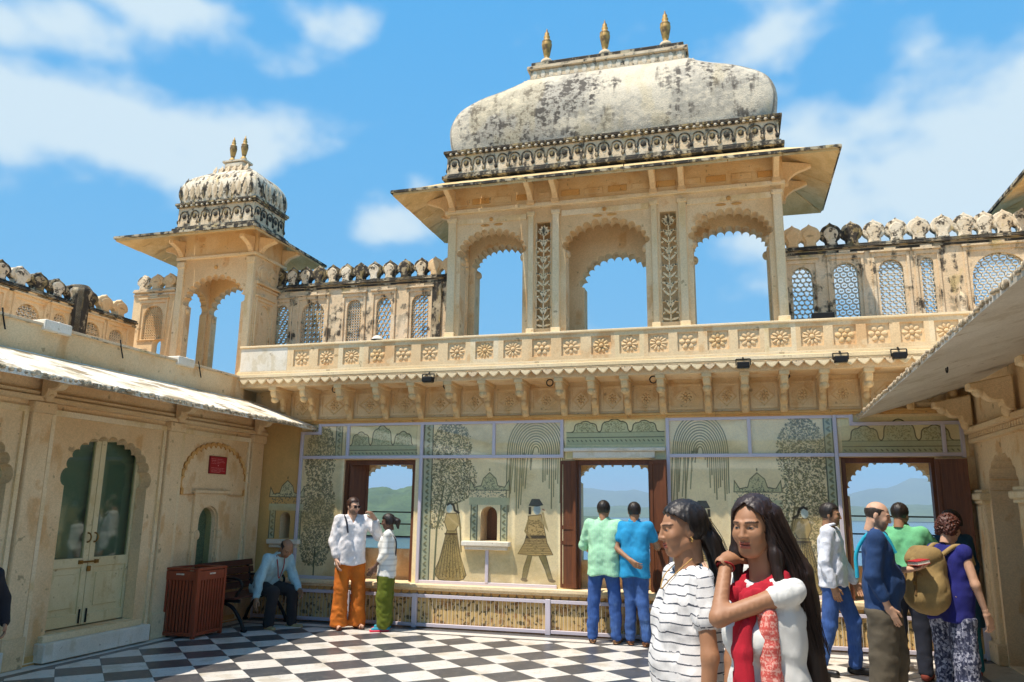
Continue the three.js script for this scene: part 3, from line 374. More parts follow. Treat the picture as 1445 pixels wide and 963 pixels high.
// glazing that protects the murals
{
  const g = thing('mural_glazing', 'lavender-white metal frame holding glass panes over the left murals', 'glass frame'), h = thing('mural_glazing', 'lavender-white metal frame holding glass panes over the right murals', 'glass frame');
  const e = 0.022, zf = ZW + 0.035, zb = ZW + 0.005;
  const vert = (o, x, y0, y1) => put('frame_post', bx(x - e, x + e, y0, y1, zb, zf + 0.006, 0.004), M.metalFrame, o), hor = (o, x0, x1, y) => put('frame_rail', bx(x0, x1, y - e, y + e, zb, zf, 0.004), M.metalFrame, o);
  const pane = (o, x0, x1, y0, y1) => put('glass_pane', bx(x0 + e, x1 - e, y0 + e, y1 - e, ZW + 0.018, ZW + 0.022), M.glass, o);
  vert(g, -6.23, 0.57, 2.68); vert(g, -5.94, 2.635, 2.8); vert(g, -5.47, 2.32, 2.76); vert(g, -4.3, 0.57, 2.76); vert(g, -3.22, 2.32, 2.76); vert(g, -2.25, 2.28, 2.8); vert(g, -3.29, 0.61, 1.04); hor(g, -5.92, -2.27, 2.78); hor(g, -6.21, -5.96, 2.658); hor(g, -6.21, -2.27, 2.3); hor(g, -6.21, -5.54, 0.592); hor(g, -4.28, -2.32, 0.592);
  pane(g, -6.23, -5.54, 0.61, 2.3); pane(g, -6.23, -5.94, 2.3, 2.658); pane(g, -5.94, -5.47, 2.3, 2.78); pane(g, -5.47, -4.3, 2.3, 2.78); pane(g, -4.3, -3.22, 2.3, 2.78); pane(g, -3.22, -2.25, 2.3, 2.78); pane(g, -4.3, -3.66, 0.592, 2.3); pane(g, -3.66, -2.94, 1.17, 2.3); pane(g, -3.66, -3.29, 0.592, 1.04); pane(g, -3.29, -2.94, 0.592, 1.04); pane(g, -2.94, -2.3, 0.592, 2.3);
  vert(h, -0.83, 0.57, 2.8); vert(h, 0.2, 2.32, 2.76); vert(h, 1.227, 0.57, 2.8); vert(h, 2.44, 2.32, 2.66); vert(h, 2.64, 2.26, 2.7); vert(h, 1.42, 2.7, 2.8); hor(h, -0.81, 1.2, 2.78); hor(h, 1.25, 1.4, 2.78); hor(h, 1.4, 2.62, 2.68); hor(h, -0.81, 1.2, 2.3); hor(h, 1.25, 2.62, 2.3); hor(h, -0.81, 1.2, 0.592);
  pane(h, -0.83, 0.2, 2.3, 2.78); pane(h, 0.2, 1.227, 2.3, 2.78); pane(h, 1.227, 2.44, 2.3, 2.68); pane(h, 2.44, 2.64, 2.3, 2.68); pane(h, -0.83, -0.08, 0.592, 2.3); pane(h, -0.08, 0.62, 1.17, 2.3); pane(h, 0.62, 1.227, 0.592, 2.3);
  const k = thing('plinth_guard', 'pale metal guard of thin upright rods along the painted plinth', 'railing');
  const posts = [-6.85, -5.3, -4.29, -2.42, -1.2, 0.2, 1.3, 2.66]; for (const x of posts) put('post', bx(x - 0.035, x + 0.035, 0.002, 0.445, -10.43, -10.375, 0.006), M.metalFrame, k);
  for (let i = 0; i < posts.length - 1; i++) for (const [y, hh] of [[0.04, 0.022], [0.415, 0.022]]) put('rail', bx(posts[i] + 0.035, posts[i + 1] - 0.035, y - hh, y + hh, -10.425, -10.385, 0.004), M.metalFrame, k);
  const rod = fin(new THREE.CylinderGeometry(0.0045, 0.0045, 0.335, 5)); for (let x = -6.78; x < 2.6; x += 0.055) if (!posts.some((p) => Math.abs(p - x) < 0.045)) piece('rod', rod, M.rod, k, x, 0.227, -10.405);
}
// ---------- pavilions and pierced screens on the roof terrace ----------
function eave(parent, I, O, yi, yo, t, ns) { // I, O: [x0, x1, z0(front), z1(rear)] inner and outer rectangles
  const c = (r, y) => [[r[0], y, r[2]], [r[1], y, r[2]], [r[1], y, r[3]], [r[0], y, r[3]]], L = (a, b, k) => a.map((v, i) => mix(v, b[i], k));
  const ci = c(I, yi), co = c(O, yo);
  for (let s = 0; s < 4; s++) { const n = ns[s % 2], a0 = ci[s], a1 = ci[(s + 1) % 4], b0 = co[s], b1 = co[(s + 1) % 4];
    for (let k = 0; k < n; k++) { const e = 0.012 / n, p = L(a0, a1, k / n + e), q = L(a0, a1, (k + 1) / n - e), u = L(b0, b1, k / n + e), v = L(b0, b1, (k + 1) / n - e), d = (rnd() - 0.5) * 0.02; u[1] += d; v[1] += d * 0.6;
      const top = [u, v, q, p], bot = top.map((w, i) => [w[0], w[1] - t * (i < 2 ? 0.7 : 1), w[2]]);
      put('eave_slab', hexa(top, bot), M.eaveUnder, parent); } }
  // weathered rim along the outer edge
  for (let s = 0; s < 4; s++) { const b0 = co[s], b1 = co[(s + 1) % 4], g = bx(-0.5, 0.5, 0, 0.035, -0.02, 0.03); const d = [b1[0] - b0[0], b1[2] - b0[2]], len = Math.hypot(...d); g.scale(len + 0.03, 1, 1); g.rotateY(-Math.atan2(d[1], d[0])); g.translate((b0[0] + b1[0]) / 2, yo - 0.01, (b0[2] + b1[2]) / 2); put('eave_rim', g, M.black, parent); }
}
const bandMotif = (() => { // hanging loop with a drop, unit 0.18 wide and 0.2 high
  const gs = []; const t = new THREE.TorusGeometry(0.075, 0.011, 5, 12, Math.PI * 1.25); t.rotateZ(-Math.PI * 0.125); gs.push(t);
  for (const s of [-1, 1]) gs.push(bar([s * 0.072, -0.02, 0], [s * 0.095, -0.085, 0], 0.011, 5)); gs.push(ellipsoid(0.09, -0.1, 0, 0.03, 0.035, 0.018, 7, 5)); gs.push(ellipsoid(0, -0.01, 0, 0.042, 0.048, 0.012, 8, 5)); return fin(gs);
})();
const leafRelief = (() => { const s = new THREE.Shape(); s.moveTo(0, 0); s.quadraticCurveTo(0.05, 0.06, 0.03, 0.12); s.quadraticCurveTo(0.015, 0.15, 0, 0.19); s.quadraticCurveTo(-0.015, 0.15, -0.03, 0.12); s.quadraticCurveTo(-0.05, 0.06, 0, 0); return fin([ext(s, 0, 0.018, 0.005), ellipsoid(0, 0.1, 0.015, 0.012, 0.05, 0.012, 6, 5)]); })();
function bandBox(parent, x0, x1, z0, z1, y0, y1) {
  put('band_core', bx(x0 + 0.03, x1 - 0.03, y0, y1, z1 + 0.03, z0 - 0.03), M.weathered, parent);
  put('band_moulding', [bx(x0 - 0.03, x1 + 0.03, y0 - 0.02, y0 + 0.035, z1 - 0.03, z0 + 0.03, 0.01), bx(x0 + 0.005, x1 - 0.005, y0 + 0.035, y0 + 0.07, z1 + 0.005, z0 - 0.005, 0.008)], M.black, parent);
  put('band_moulding', [bx(x0 - 0.02, x1 + 0.02, y1 - 0.045, y1, z1 - 0.02, z0 + 0.02, 0.01), bx(x0, x1, y1 - 0.075, y1 - 0.045, z1, z0, 0.006)], M.merlonB, parent);
  const yc = (y0 + y1) / 2 + 0.02, n = Math.round((x1 - x0 - 0.1) / 0.185), st = (x1 - x0 - 0.1) / n;
  for (let i = 0; i < n; i++) { piece('band_motif', bandMotif, (i * 5) % 3 ? M.merlonB : M.black, parent, x0 + 0.05 + (i + 0.5) * st, yc, z0 - 0.025); piece('band_motif', bandMotif, M.black, parent, x0 + 0.05 + (i + 0.5) * st, yc, z1 + 0.025, Math.PI); }
  const m = Math.round((z0 - z1 - 0.1) / 0.185), sz = (z0 - z1 - 0.1) / m; for (let i = 0; i < m; i++) for (const [x, ry] of [[x0 + 0.025, -Math.PI / 2], [x1 - 0.025, Math.PI / 2]]) piece('band_motif', bandMotif, M.black, parent, x, yc, z1 + 0.05 + (i + 0.5) * sz, ry);
  const bd = fin(ellipsoid(0, 0, 0, 0.028, 0.022, 0.02, 6, 4)); for (let i = 0; i < n * 2; i++) piece('bead', bd, M.merlonA, parent, x0 + 0.05 + (i + 0.5) * st / 2, y1 - 0.058, z0 + 0.004);
}
function dome(name, parent, cx, cz, rings, ex, mat) { // rings: [y, half x, half z, shift x]
  const N = 72, pos = [], idx = [], m = rings.length;
  for (const [y, a, b, sh = 0] of rings) for (let i = 0; i < N; i++) { const t = i / N * Math.PI * 2, c = Math.cos(t), s = Math.sin(t), e = 2 / ex; const x = cx + sh + a * Math.sign(c) * Math.abs(c) ** e, z = cz + b * Math.sign(s) * Math.abs(s) ** e; const k = 0.01 * n3(x * 3, y * 3, z * 3); pos.push(x + k, y + k, z + k); }
  for (let j = 0; j < m - 1; j++) for (let i = 0; i < N; i++) { const a = j * N + i, b = j * N + (i + 1) % N; idx.push(a, a + N, b, b, a + N, b + N); }
  const top = pos.length / 3; const last = rings[m - 1]; pos.push(cx + (last[3] || 0), last[0], cz); for (let i = 0; i < N; i++) idx.push((m - 1) * N + i, top, (m - 1) * N + (i + 1) % N);
  const g = new THREE.BufferGeometry(); g.setAttribute('position', new THREE.Float32BufferAttribute(pos, 3)); g.setIndex(idx); g.computeVertexNormals(); return put(name, g, mat, parent);
}
function smoothRings(keys, n) { const f = (k) => new THREE.CatmullRomCurve3(keys.map((r) => new THREE.Vector3(r[1], r[0], r[2]))).getPoints(n); return f().map((p, i) => [p.y, p.x, p.z, mix(keys[0][3] || 0, keys[keys.length - 1][3] || 0, i / n)]); }
const finialGeo = (s) => fin(lathe([[0.09, 0], [0.1, 0.05], [0.07, 0.1], [0.045, 0.13], [0.062, 0.16], [0.075, 0.22], [0.098, 0.32], [0.104, 0.37], [0.085, 0.4], [0.1, 0.415], [0.075, 0.44], [0.05, 0.47], [0.066, 0.5], [0.04, 0.54], [0.05, 0.56], [0.022, 0.6], [0.012, 0.64], [0, 0.66]].map(([r, y]) => [r * s * 0.82, y * s]), 14));
function vine(parent, x0, x1, y0, y1, z0, z1) { // pierced leafy panel
  const gs = [bx(x0, x0 + 0.012, y0, y1, z0, z1), bx(x1 - 0.012, x1, y0, y1, z0, z1), bx((x0 + x1) / 2 - 0.008, (x0 + x1) / 2 + 0.008, y0, y1 - 0.06, z0 + 0.01, z1)], cx = (x0 + x1) / 2, w = (x1 - x0) / 2;
  const lf = (x, y, a, L, W) => { const s = new THREE.Shape(); s.moveTo(0, 0); s.quadraticCurveTo(L * 0.4, W, L, 0); s.quadraticCurveTo(L * 0.4, -W, 0, 0); const g = ext(s, z0 + 0.01, z1); g.rotateZ(a); g.translate(x, y, 0); gs.push(g); };
  for (let y = y0 + 0.03, i = 0; y < y1 - 0.15; y += 0.082, i++) for (const s of [-1, 1]) { const a = i % 3 === 0 ? 0.25 : i % 3 === 1 ? 0.75 : 1.1; lf(cx, y, s > 0 ? a : Math.PI - a, w * 1.1, 0.03); if (i % 2) lf(cx + s * w * 0.55, y + 0.03, s > 0 ? -0.5 : Math.PI + 0.5, w * 0.5, 0.022); }
  for (let k = 0; k < 9; k++) lf(cx, y1 - 0.12, k / 9 * 6.283, w * 0.72, 0.03);
  put('pierced_vine', gs, M.cream, parent);
}
const capital = (x, y, z, w, d, parent) => put('capital', [bx(x - w - 0.02, x + w + 0.02, y, y + 0.03, z - d - 0.02, z + 0.02, 0.006), bx(x - w - 0.035, x + w + 0.035, y + 0.03, y + 0.055, z - d - 0.03, z + 0.03, 0.006)], M.plaster, parent);
{
  const p = thing('roof_pavilion', 'large cream pavilion with three scalloped arches and stained curved roof', 'pavilion');
  const zf = -10.15, zr = -10.95, t = 0.24, F = [-3.86, 0.75];
  const bays = [[-3.72, -2.7], [-2.17, -0.98], [-0.45, 0.61]], rear = [[-3.68, -2.76], [-2.0, -1.02], [-0.46, 0.6]];
  const op = (b, n, ya) => cusped((b[0] + b[1]) / 2, (b[1] - b[0]) / 2 - 0.045, 3.44, 5.13, ya, n, 0.8, 1.2);
  put('front_arcade', ext(shapeOf(rect(F[0], F[1], 3.43, 5.8), [...bays.map((b) => op(b, 13, 5.47)), rect(-2.555, -2.335, 4.02, 5.56), rect(-0.835, -0.6, 4.02, 5.56)]), zf - t, zf), M.plaster, p);
  put('rear_arcade', ext(shapeOf(rect(F[0], F[1], 3.43, 5.8), rear.map((b, i) => i === 1 ? cusped(-1.5, 0.47, 3.44, 4.72, 5.16, 13, 0.8, 1.15) : op(b, 13, 5.42))), zr, zr + t), M.plaster, p);
  for (const x of [F[0] + 0.07, F[1] - 0.07]) { const s = shapeOf(rect(10.39, 10.71, 3.43, 5.8), [cusped(10.55, 0.11, 3.5, 5.0, 5.25, 7, 0.8, 0.6)]); const g = ext(s, -0.065, 0.065); g.rotateY(Math.PI / 2); g.translate(x, 0, 0); put('side_wall', g, M.plaster, p); }
  put('ceiling', bx(F[0] + 0.14, F[1] - 0.14, 5.7, 5.8, zr + t, zf - t), M.soffit, p);
  // pilaster strips, spandrel frames, springers
  for (const [a, b] of [[F[0], -3.74], [-2.66, -2.58], [-2.31, -2.21], [-0.94, -0.86], [-0.575, -0.475], [0.635, F[1]]]) put('column', [bx(a - 0.004, b, 3.9, 5.72, zf - 0.02, zf + 0.035, 0.012), bx(a - 0.02, b + 0.016, 3.9, 4.02, zf - 0.02, zf + 0.05, 0.01), bx(a - 0.02, b + 0.016, 5.66, 5.72, zf - 0.02, zf + 0.05, 0.01)], M.cream, p);
  for (const b of bays) for (const [x, s] of [[b[0], 1], [b[1], -1]]) put('springer', [ellipsoid(x + s * 0.05, 5.08, zf - 0.085, 0.05, 0.06, 0.075), ellipsoid(x + s * 0.035, 5.0, zf - 0.085, 0.03, 0.045, 0.06)], M.plaster, p);
  for (const b of rear) for (const [x, s] of [[b[0], 1], [b[1], -1]]) put('springer', [ellipsoid(x + s * 0.05, 5.06, zr + 0.085, 0.05, 0.06, 0.075)], M.plaster, p);
  for (const b of bays) { const a = b[0] - 0.01, c = b[1] + 0.01; put('arch_frame', ext(shapeOf(rect(a, c, 5.62, 5.7), []), zf, zf + 0.02), M.cream, p); const m = (a + c) / 2; put('arch_boss', [ellipsoid(m, 5.66, zf + 0.03, 0.03, 0.03, 0.025), ellipsoid(m - 0.1, 5.585, zf, 0.07, 0.02, 0.015), ellipsoid(m + 0.1, 5.585, zf, 0.07, 0.02, 0.015)], M.ochre, p); }
  vine(p, -2.555, -2.335, 4.02, 5.56, zf - 0.07, zf - 0.015); vine(p, -0.835, -0.6, 4.02, 5.56, zf - 0.07, zf - 0.015);
  // frieze under the eave, with corbels
  put('frieze', bx(F[0] - 0.03, F[1] + 0.03, 5.8, 6.27, zr - 0.03, zf + 0.03), M.soffit, p);
  put('architrave', bx(F[0] - 0.05, F[1] + 0.05, 5.78, 5.84, zr - 0.05, zf + 0.06, 0.01), M.cream, p);
  for (let i = 0; i < 14; i++) { const x = -3.7 + i * 0.33; put('frieze_panel', bx(x - 0.13, x + 0.13, 5.9, 5.99, zf + 0.03, zf + 0.042, 0.006), i % 2 ? M.ochre : M.soffit, p); }
  const cb = (() => { const s = new THREE.Shape(); s.moveTo(0, 0); s.lineTo(0.06, 0); s.quadraticCurveTo(0.1, 0.1, 0.22, 0.14); s.lineTo(0.36, 0.19); s.lineTo(0.36, 0.24); s.lineTo(0, 0.3); const g = ext(s, -0.04, 0.04, 0.01); g.rotateY(-Math.PI / 2); return fin([g, bx(-0.055, 0.055, -0.03, 0.03, -0.01, 0.07, 0.008)]); })();
  p.userData.corbel = undefined; delete p.userData.corbel;
  for (const x of [-3.8, -2.62, -2.26, -0.9, -0.52, 0.69]) piece('corbel', cb, M.plaster, p, x, 5.84, zf + 0.03);
  for (const z of [-10.25, -10.85]) { piece('corbel', cb, M.plaster, p, F[1] + 0.03, 5.84, z, Math.PI / 2); piece('corbel', cb, M.plaster, p, F[0] - 0.03, 5.84, z, -Math.PI / 2); }
  eave(p, [F[0] - 0.03, F[1] + 0.03, zf + 0.03, zr - 0.03], [-4.5, 1.4, -9.54, -11.66], 6.3, 5.96, 0.06, [9, 4]);
  bandBox(p, -3.93, 0.79, -10.06, -11.04, 6.33, 6.76);
  const rg = smoothRings([[6.74, 2.3, 0.46], [6.95, 2.35, 0.49], [7.2, 2.36, 0.49], [7.42, 2.27, 0.45], [7.6, 2.06, 0.37], [7.76, 1.7, 0.28], [7.9, 1.36, 0.19], [7.98, 1.22, 0.13]], 26);
  dome('curved_roof', p, -1.575, -10.55, rg, 7, M.dome);
  const ridge = put('ridge', [bx(-2.74, -0.42, 7.9, 8.13, -10.66, -10.44, 0.02), bx(-2.78, -0.38, 8.13, 8.19, -10.69, -10.41, 0.012)], M.weathered, p);
  put('ridge_cap', bx(-2.72, -0.44, 8.19, 8.26, -10.66, -10.44, 0.012), M.black, p);
  for (let i = 0; i < 18; i++) { const q = piece('ridge_leaf', leafRelief, M.merlonA, ridge, -2.66 + i * 0.127, 8.13, -10.435); q.rotation.x = Math.PI; q.rotation.y = 0; }
  for (const x of [-2.78, -0.38]) put('ridge_scroll', [ellipsoid(x, 7.98, -10.55, 0.05, 0.06, 0.06), ellipsoid(x + Math.sign(x + 1.5) * 0.06, 7.99, -10.55, 0.03, 0.04, 0.04)], M.weathered, p);
  const fg = finialGeo(0.94); for (const x of [-2.5, -1.6, -0.7]) { const q = piece('finial', fg, M.gold, p, x, 8.26, -10.55); piece('foot', fin(ellipsoid(0, 0.03, 0, 0.1, 0.07, 0.1)), M.weathered, q); }
}
let kiosk;
{
  const p = kiosk = thing('corner_kiosk', 'small domed kiosk with two finials beside the stained side terrace', 'pavilion', 'corner kiosks of the terrace');
  const zf = -10.15, zr = -10.95, F = [-8.48, -7.08], m = -7.78, t = 0.14;
  const op = cusped(m, 0.51, 3.44, 4.68, 5.1, 13, 0.8, 1.05);
  put('front_arch', ext(shapeOf(rect(F[0], F[1], 3.4, 5.45), [op]), zf - t, zf), M.plaster, p);
  put('rear_arch', ext(shapeOf(rect(F[0], F[1], 3.4, 5.45), [op]), zr, zr + t), M.plaster, p);
  { const g = ext(shapeOf(rect(10.29, 10.81, 3.4, 5.45), [cusped(10.55, 0.2, 3.44, 4.68, 5.0, 9, 0.8, 0.7)]), -0.06, 0.06); g.rotateY(Math.PI / 2); g.translate(F[0] + 0.062, 0, 0); put('side_arch', g, M.plaster, p); }
  put('side_wall', bx(F[1] - 0.12, F[1] - 0.002, 3.4, 5.45, zr + t, zf - t), M.plaster, p);
  put('ceiling', bx(F[0] + 0.12, F[1] - 0.12, 5.3, 5.45, zr + t, zf - t), M.soffit, p);
  for (const [a, b] of [[F[0] - 0.004, F[0] + 0.12], [F[1] - 0.12, F[1] + 0.004]]) put('column', [bx(a, b, 3.42, 5.4, zf - 0.02, zf + 0.03, 0.012), bx(a - 0.012, b + 0.012, 3.42, 3.56, zf - 0.02, zf + 0.045, 0.01), bx(a - 0.012, b + 0.012, 5.3, 5.4, zf - 0.02, zf + 0.045, 0.01)], M.cream, p);
  for (const s of [-1, 1]) { put('springer', [ellipsoid(m + s * 0.53, 4.6, zf - 0.07, 0.05, 0.06, 0.065)], M.plaster, p); put('springer', [ellipsoid(m + s * 0.53, 4.6, zr + 0.07, 0.05, 0.06, 0.065)], M.plaster, p); }
  put('arch_boss', [ellipsoid(m, 5.28, zf + 0.01, 0.03, 0.03, 0.025)], M.ochre, p);
  put('frieze', bx(F[0] - 0.02, F[1] + 0.02, 5.45, 5.86, zr - 0.02, zf + 0.02), M.soffit, p);
  put('architrave', bx(F[0] - 0.04, F[1] + 0.04, 5.43, 5.48, zr - 0.04, zf + 0.05, 0.01), M.cream, p);
  const cb = (() => { const s = new THREE.Shape(); s.moveTo(0, 0); s.lineTo(0.05, 0); s.quadraticCurveTo(0.08, 0.09, 0.2, 0.12); s.lineTo(0.3, 0.15); s.lineTo(0.3, 0.2); s.lineTo(0, 0.26); const g = ext(s, -0.045, 0.045, 0.01); g.rotateY(-Math.PI / 2); return fin([g]); })();
  for (const x of [F[0] + 0.06, F[1] - 0.06]) piece('corbel', cb, M.plaster, p, x, 5.48, zf + 0.02);
  for (const z of [-10.22, -10.88]) { piece('corbel', cb, M.plaster, p, F[1] + 0.02, 5.48, z, Math.PI / 2); piece('corbel', cb, M.plaster, p, F[0] - 0.02, 5.48, z, -Math.PI / 2); }
  eave(p, [F[0] - 0.02, F[1] + 0.02, zf + 0.02, zr - 0.02], [-9.2, -6.7, -9.52, -11.62], 5.9, 5.66, 0.055, [5, 4]);
  bandBox(p, -8.6, -7.12, -10.08, -11.02, 5.93, 6.4);
  dome('curved_roof', p, -7.86, -10.55, smoothRings([[6.4, 0.73, 0.48], [6.58, 0.75, 0.5], [6.74, 0.72, 0.47], [6.86, 0.63, 0.39], [6.94, 0.52, 0.3], [7.0, 0.42, 0.22]], 18), 11, M.merlonA);
  for (let i = 0; i < 13; i++) { const q = piece('roof_leaf', leafRelief, i % 4 ? M.weathered : M.merlonB, p, -8.52 + i * 0.11, 6.44, -10.06, 0, [1, 1.35, 0.6]); q.rotation.x = 0.06; const q2 = piece('roof_leaf', leafRelief, i % 3 ? M.weathered : M.merlonB, p, -8.46 + i * 0.1, 6.68, -10.075, 0, [0.9, 0.95, 0.6]); q2.rotation.x = -0.35; }
  for (let i = 0; i < 7; i++) { const q = piece('roof_leaf', leafRelief, i % 3 ? M.weathered : M.merlonB, p, -7.11, 6.44, -10.88 + i * 0.11, Math.PI / 2, [1, 1.35, 0.6]); }
  for (let i = 0; i < 6; i++) { const q = piece('ridge_leaf', leafRelief, M.weathered, p, -8.16 + i * 0.12, 6.98, -10.36, 0, [1, 0.95, 0.8]); q.rotation.x = -0.35; }
  put('ridge', [bx(-8.26, -7.46, 6.98, 7.03, -10.72, -10.38, 0.015), bx(-8.14, -7.58, 7.03, 7.12, -10.68, -10.42, 0.02), bx(-8.04, -7.68, 7.12, 7.22, -10.66, -10.44, 0.02), bx(-8.08, -7.64, 7.22, 7.26, -10.67, -10.43, 0.01)], M.weathered, p);
  const fg = finialGeo(0.72); for (const x of [-7.97, -7.75]) piece('finial', fg, M.gold, p, x, 7.26, -10.55);
}
// ----- pierced screens -----
const merlon = (() => { const s = new THREE.Shape(); s.moveTo(-0.33, 0); s.lineTo(0.33, 0); s.quadraticCurveTo(0.24, 0.12, 0.31, 0.26); s.quadraticCurveTo(0.5, 0.36, 0.515, 0.46); s.lineTo(0.515, 0.56); s.quadraticCurveTo(0.47, 0.82, 0.22, 0.9); s.quadraticCurveTo(0.08, 0.95, 0, 1.04); s.quadraticCurveTo(-0.08, 0.95, -0.22, 0.9); s.quadraticCurveTo(-0.47, 0.82, -0.515, 0.56); s.lineTo(-0.515, 0.46); s.quadraticCurveTo(-0.5, 0.36, -0.31, 0.26); s.quadraticCurveTo(-0.24, 0.12, -0.33, 0); const f = new THREE.Shape(); f.moveTo(-0.26, 0.02); f.lineTo(0.26, 0.02); f.quadraticCurveTo(0.16, 0.2, 0.26, 0.34); f.quadraticCurveTo(0.4, 0.5, 0.3, 0.66); f.quadraticCurveTo(0.16, 0.8, 0, 0.84); f.quadraticCurveTo(-0.16, 0.8, -0.3, 0.66); f.quadraticCurveTo(-0.4, 0.5, -0.26, 0.34); f.quadraticCurveTo(-0.16, 0.2, -0.26, 0.02); return [ext(s, -0.4, 0.4, 0.05), ext(f, 0.36, 0.55, 0.05)]; })();
const merlonVar = [0, 1, 2, 3, 4, 5, 6, 7].map((q) => { const k = q % 4, g = merlon[q >> 2].clone(); g.scale(0.245, 0.34, 0.13); g.translate(k * 0.37, k * 0.23, 0); const o = fin(g); o.translate(-k * 0.37, -k * 0.23, 0); return o; });
function lattice(kind, cx, hw, y0, y1, z0, z1, th = 0.013) {
  const inside = inArch(cx, hw - 0.004, y0 + 0.004, y1 - 0.004), segs = [], W = hw * 2;
  const S = kind === 'fine' ? 0.042 : 0.075;
  if (kind === 'hex' || kind === 'cells') { const a = kind === 'hex' ? 0.05 : 0.042, w = a * Math.sqrt(3); for (let j = -1; j < (y1 - y0) / (a * 1.5) + 1; j++) for (let i = -1; i < W / w + 1; i++) { const x = cx - hw + i * w + (j & 1 ? w / 2 : 0), y = y0 + j * a * 1.5; const jx = (k) => kind === 'cells' ? 0.012 * Math.sin(k * 7.3 + i * 3.1 + j * 5.7) : 0; segs.push([x, y + a, x + w / 2 + jx(1), y + a / 2], [x, y + a, x - w / 2 + jx(2), y + a / 2], [x + w / 2, y + a / 2, x + w / 2 + jx(3), y - a / 2]); if (kind === 'hex') segs.push([x - a * 0.3, y, x + a * 0.3, y]); } }
  else if (kind === 'fine') { for (let x = cx - hw; x <= cx + hw; x += S) segs.push([x, y0, x, y1]); for (let y = y0; y <= y1; y += S) segs.push([cx - hw, y, cx + hw, y]); }
  else if (kind === 'star') { for (let x = cx - hw - (y1 - y0); x <= cx + hw; x += S) { segs.push([x, y0, x + (y1 - y0), y1], [x + (y1 - y0), y0, x, y1]); } for (let y = y0; y <= y1; y += S) segs.push([cx - hw, y, cx + hw, y]); }
  else { for (let y = y0; y <= y1; y += S) for (let x = cx - hw; x <= cx + hw; x += S) { const h = S / 2; segs.push([x, y + h, x + h, y + S * 0.85], [x, y + h, x + h, y + S * 0.15], [x + S, y + h, x + h, y + S * 0.85], [x + S, y + h, x + h, y + S * 0.15], [x + h, y + S * 0.85, x + h, y + S * 1.15]); } }
  const gs = [];
  for (const [ax, ay, bxx, by] of segs) { const L = Math.hypot(bxx - ax, by - ay), n = Math.max(1, Math.ceil(L / 0.03)); let s = -1; const flush = (e) => { if (s < 0) return; const t0 = s / n, t1 = e / n, l = L * (t1 - t0), g = new THREE.BoxGeometry(l + th * 0.6, th, Math.abs(z1 - z0)); g.rotateZ(Math.atan2(by - ay, bxx - ax)); g.translate(mix(ax, bxx, (t0 + t1) / 2), mix(ay, by, (t0 + t1) / 2), (z0 + z1) / 2); gs.push(g); s = -1; };
    for (let k = 0; k < n; k++) { const t = (k + 0.5) / n, ok = inside(mix(ax, bxx, t), mix(ay, by, t)); if (ok && s < 0) s = k; if (!ok) flush(k); } flush(n); }
  return gs;
}
function screen(parent, x0, x1, yb, yc, panels, merl, mats, extra = []) { // local: front face at z = 0; panels [cx, half, y0, y1, kind]
  const t = 0.12; put('wall', ext(shapeOf(rect(x0, x1, yb, yc), [...panels.map(([c, h, a, b]) => roundArch(c, h, a, b)), ...extra]), -t, 0), mats.wall, parent);
  for (const [c, h, a, b, kind] of panels) { put('pierced_panel', lattice(kind, c, h, a, b, -0.075, -0.03), mats.lat || mats.wall, parent);
    const o = 0.045; put('panel_surround', [ext(shapeOf(rect(c - h - o - 0.03, c + h + o + 0.03, a - 0.02, b + o + 0.05), [rect(c - h - o, c + h + o, a - 0.015, b + o)]), 0, 0.022), bx(c - h - o - 0.05, c + h + o + 0.05, b + o + 0.052, b + o + 0.085, 0, 0.045, 0.008), bx(c - 0.07, c + 0.07, b + o + 0.086, b + o + 0.115, 0, 0.035)], mats.trim || mats.wall, parent); }
  put('cornice', [bx(x0, x1, yc, yc + 0.03, -t - 0.03, 0.05, 0.008), bx(x0, x1, yc + 0.03, yc + 0.06, -t - 0.015, 0.03, 0.006), bx(x0, x1, yc - 0.05, yc - 0.02, 0, 0.02)], mats.cornice, parent);
  merl.forEach(([x, w, h, mt], i) => { const m = piece('merlon', merlonVar[i % 4], mt, parent, x, yc + 0.06, -t / 2, 0, [w / 0.245, h / 0.34, 1]); m.rotation.z = (rnd() - 0.5) * 0.05; piece('leaf', merlonVar[4 + (i + 1) % 4], mt === M.merlonB ? (i % 3 ? M.merlonA : M.merlonB) : mt, m); });
}
{
  const s = thing('pierced_screen', 'pierced stone screen with leaf battlements between small kiosk and large pavilion', 'screen wall'); s.position.set(0, 0, -10.83);
  const mx = [-7.07, -6.83, -6.59, -6.35, -6.1, -5.86, -5.62, -5.37, -5.11, -4.84, -4.57, -4.34, -4.1, -3.9];
  screen(s, -7.4, -3.88, 3.4, 5.05, [[-6.98, 0.13, 4.05, 4.78, 'hex'], [-6.41, 0.205, 4.05, 4.8, 'star'], [-5.68, 0.125, 4.05, 4.8, 'fine'], [-5.17, 0.125, 4.05, 4.81, 'cells'], [-4.56, 0.14, 4.05, 4.82, 'oct']], mx.map((x, i) => [x, 0.25, 0.3, i < 11 ? M.merlonB : M.plaster]), { wall: M.weathered, cornice: M.black, lat: M.weathered, trim: M.weathered });
  put('post', [bx(-4.36, -4.2, 3.5, 5.0, 0, 0.03, 0.01)], M.black, s); put('post', lathe([[0.0, 3.95], [0.06, 3.95], [0.06, 4.02], [0.03, 4.06], [0.055, 4.12], [0.02, 4.2], [0, 4.25]], 10).translate(-7.2, 0, 0.06), M.plaster, s);
}
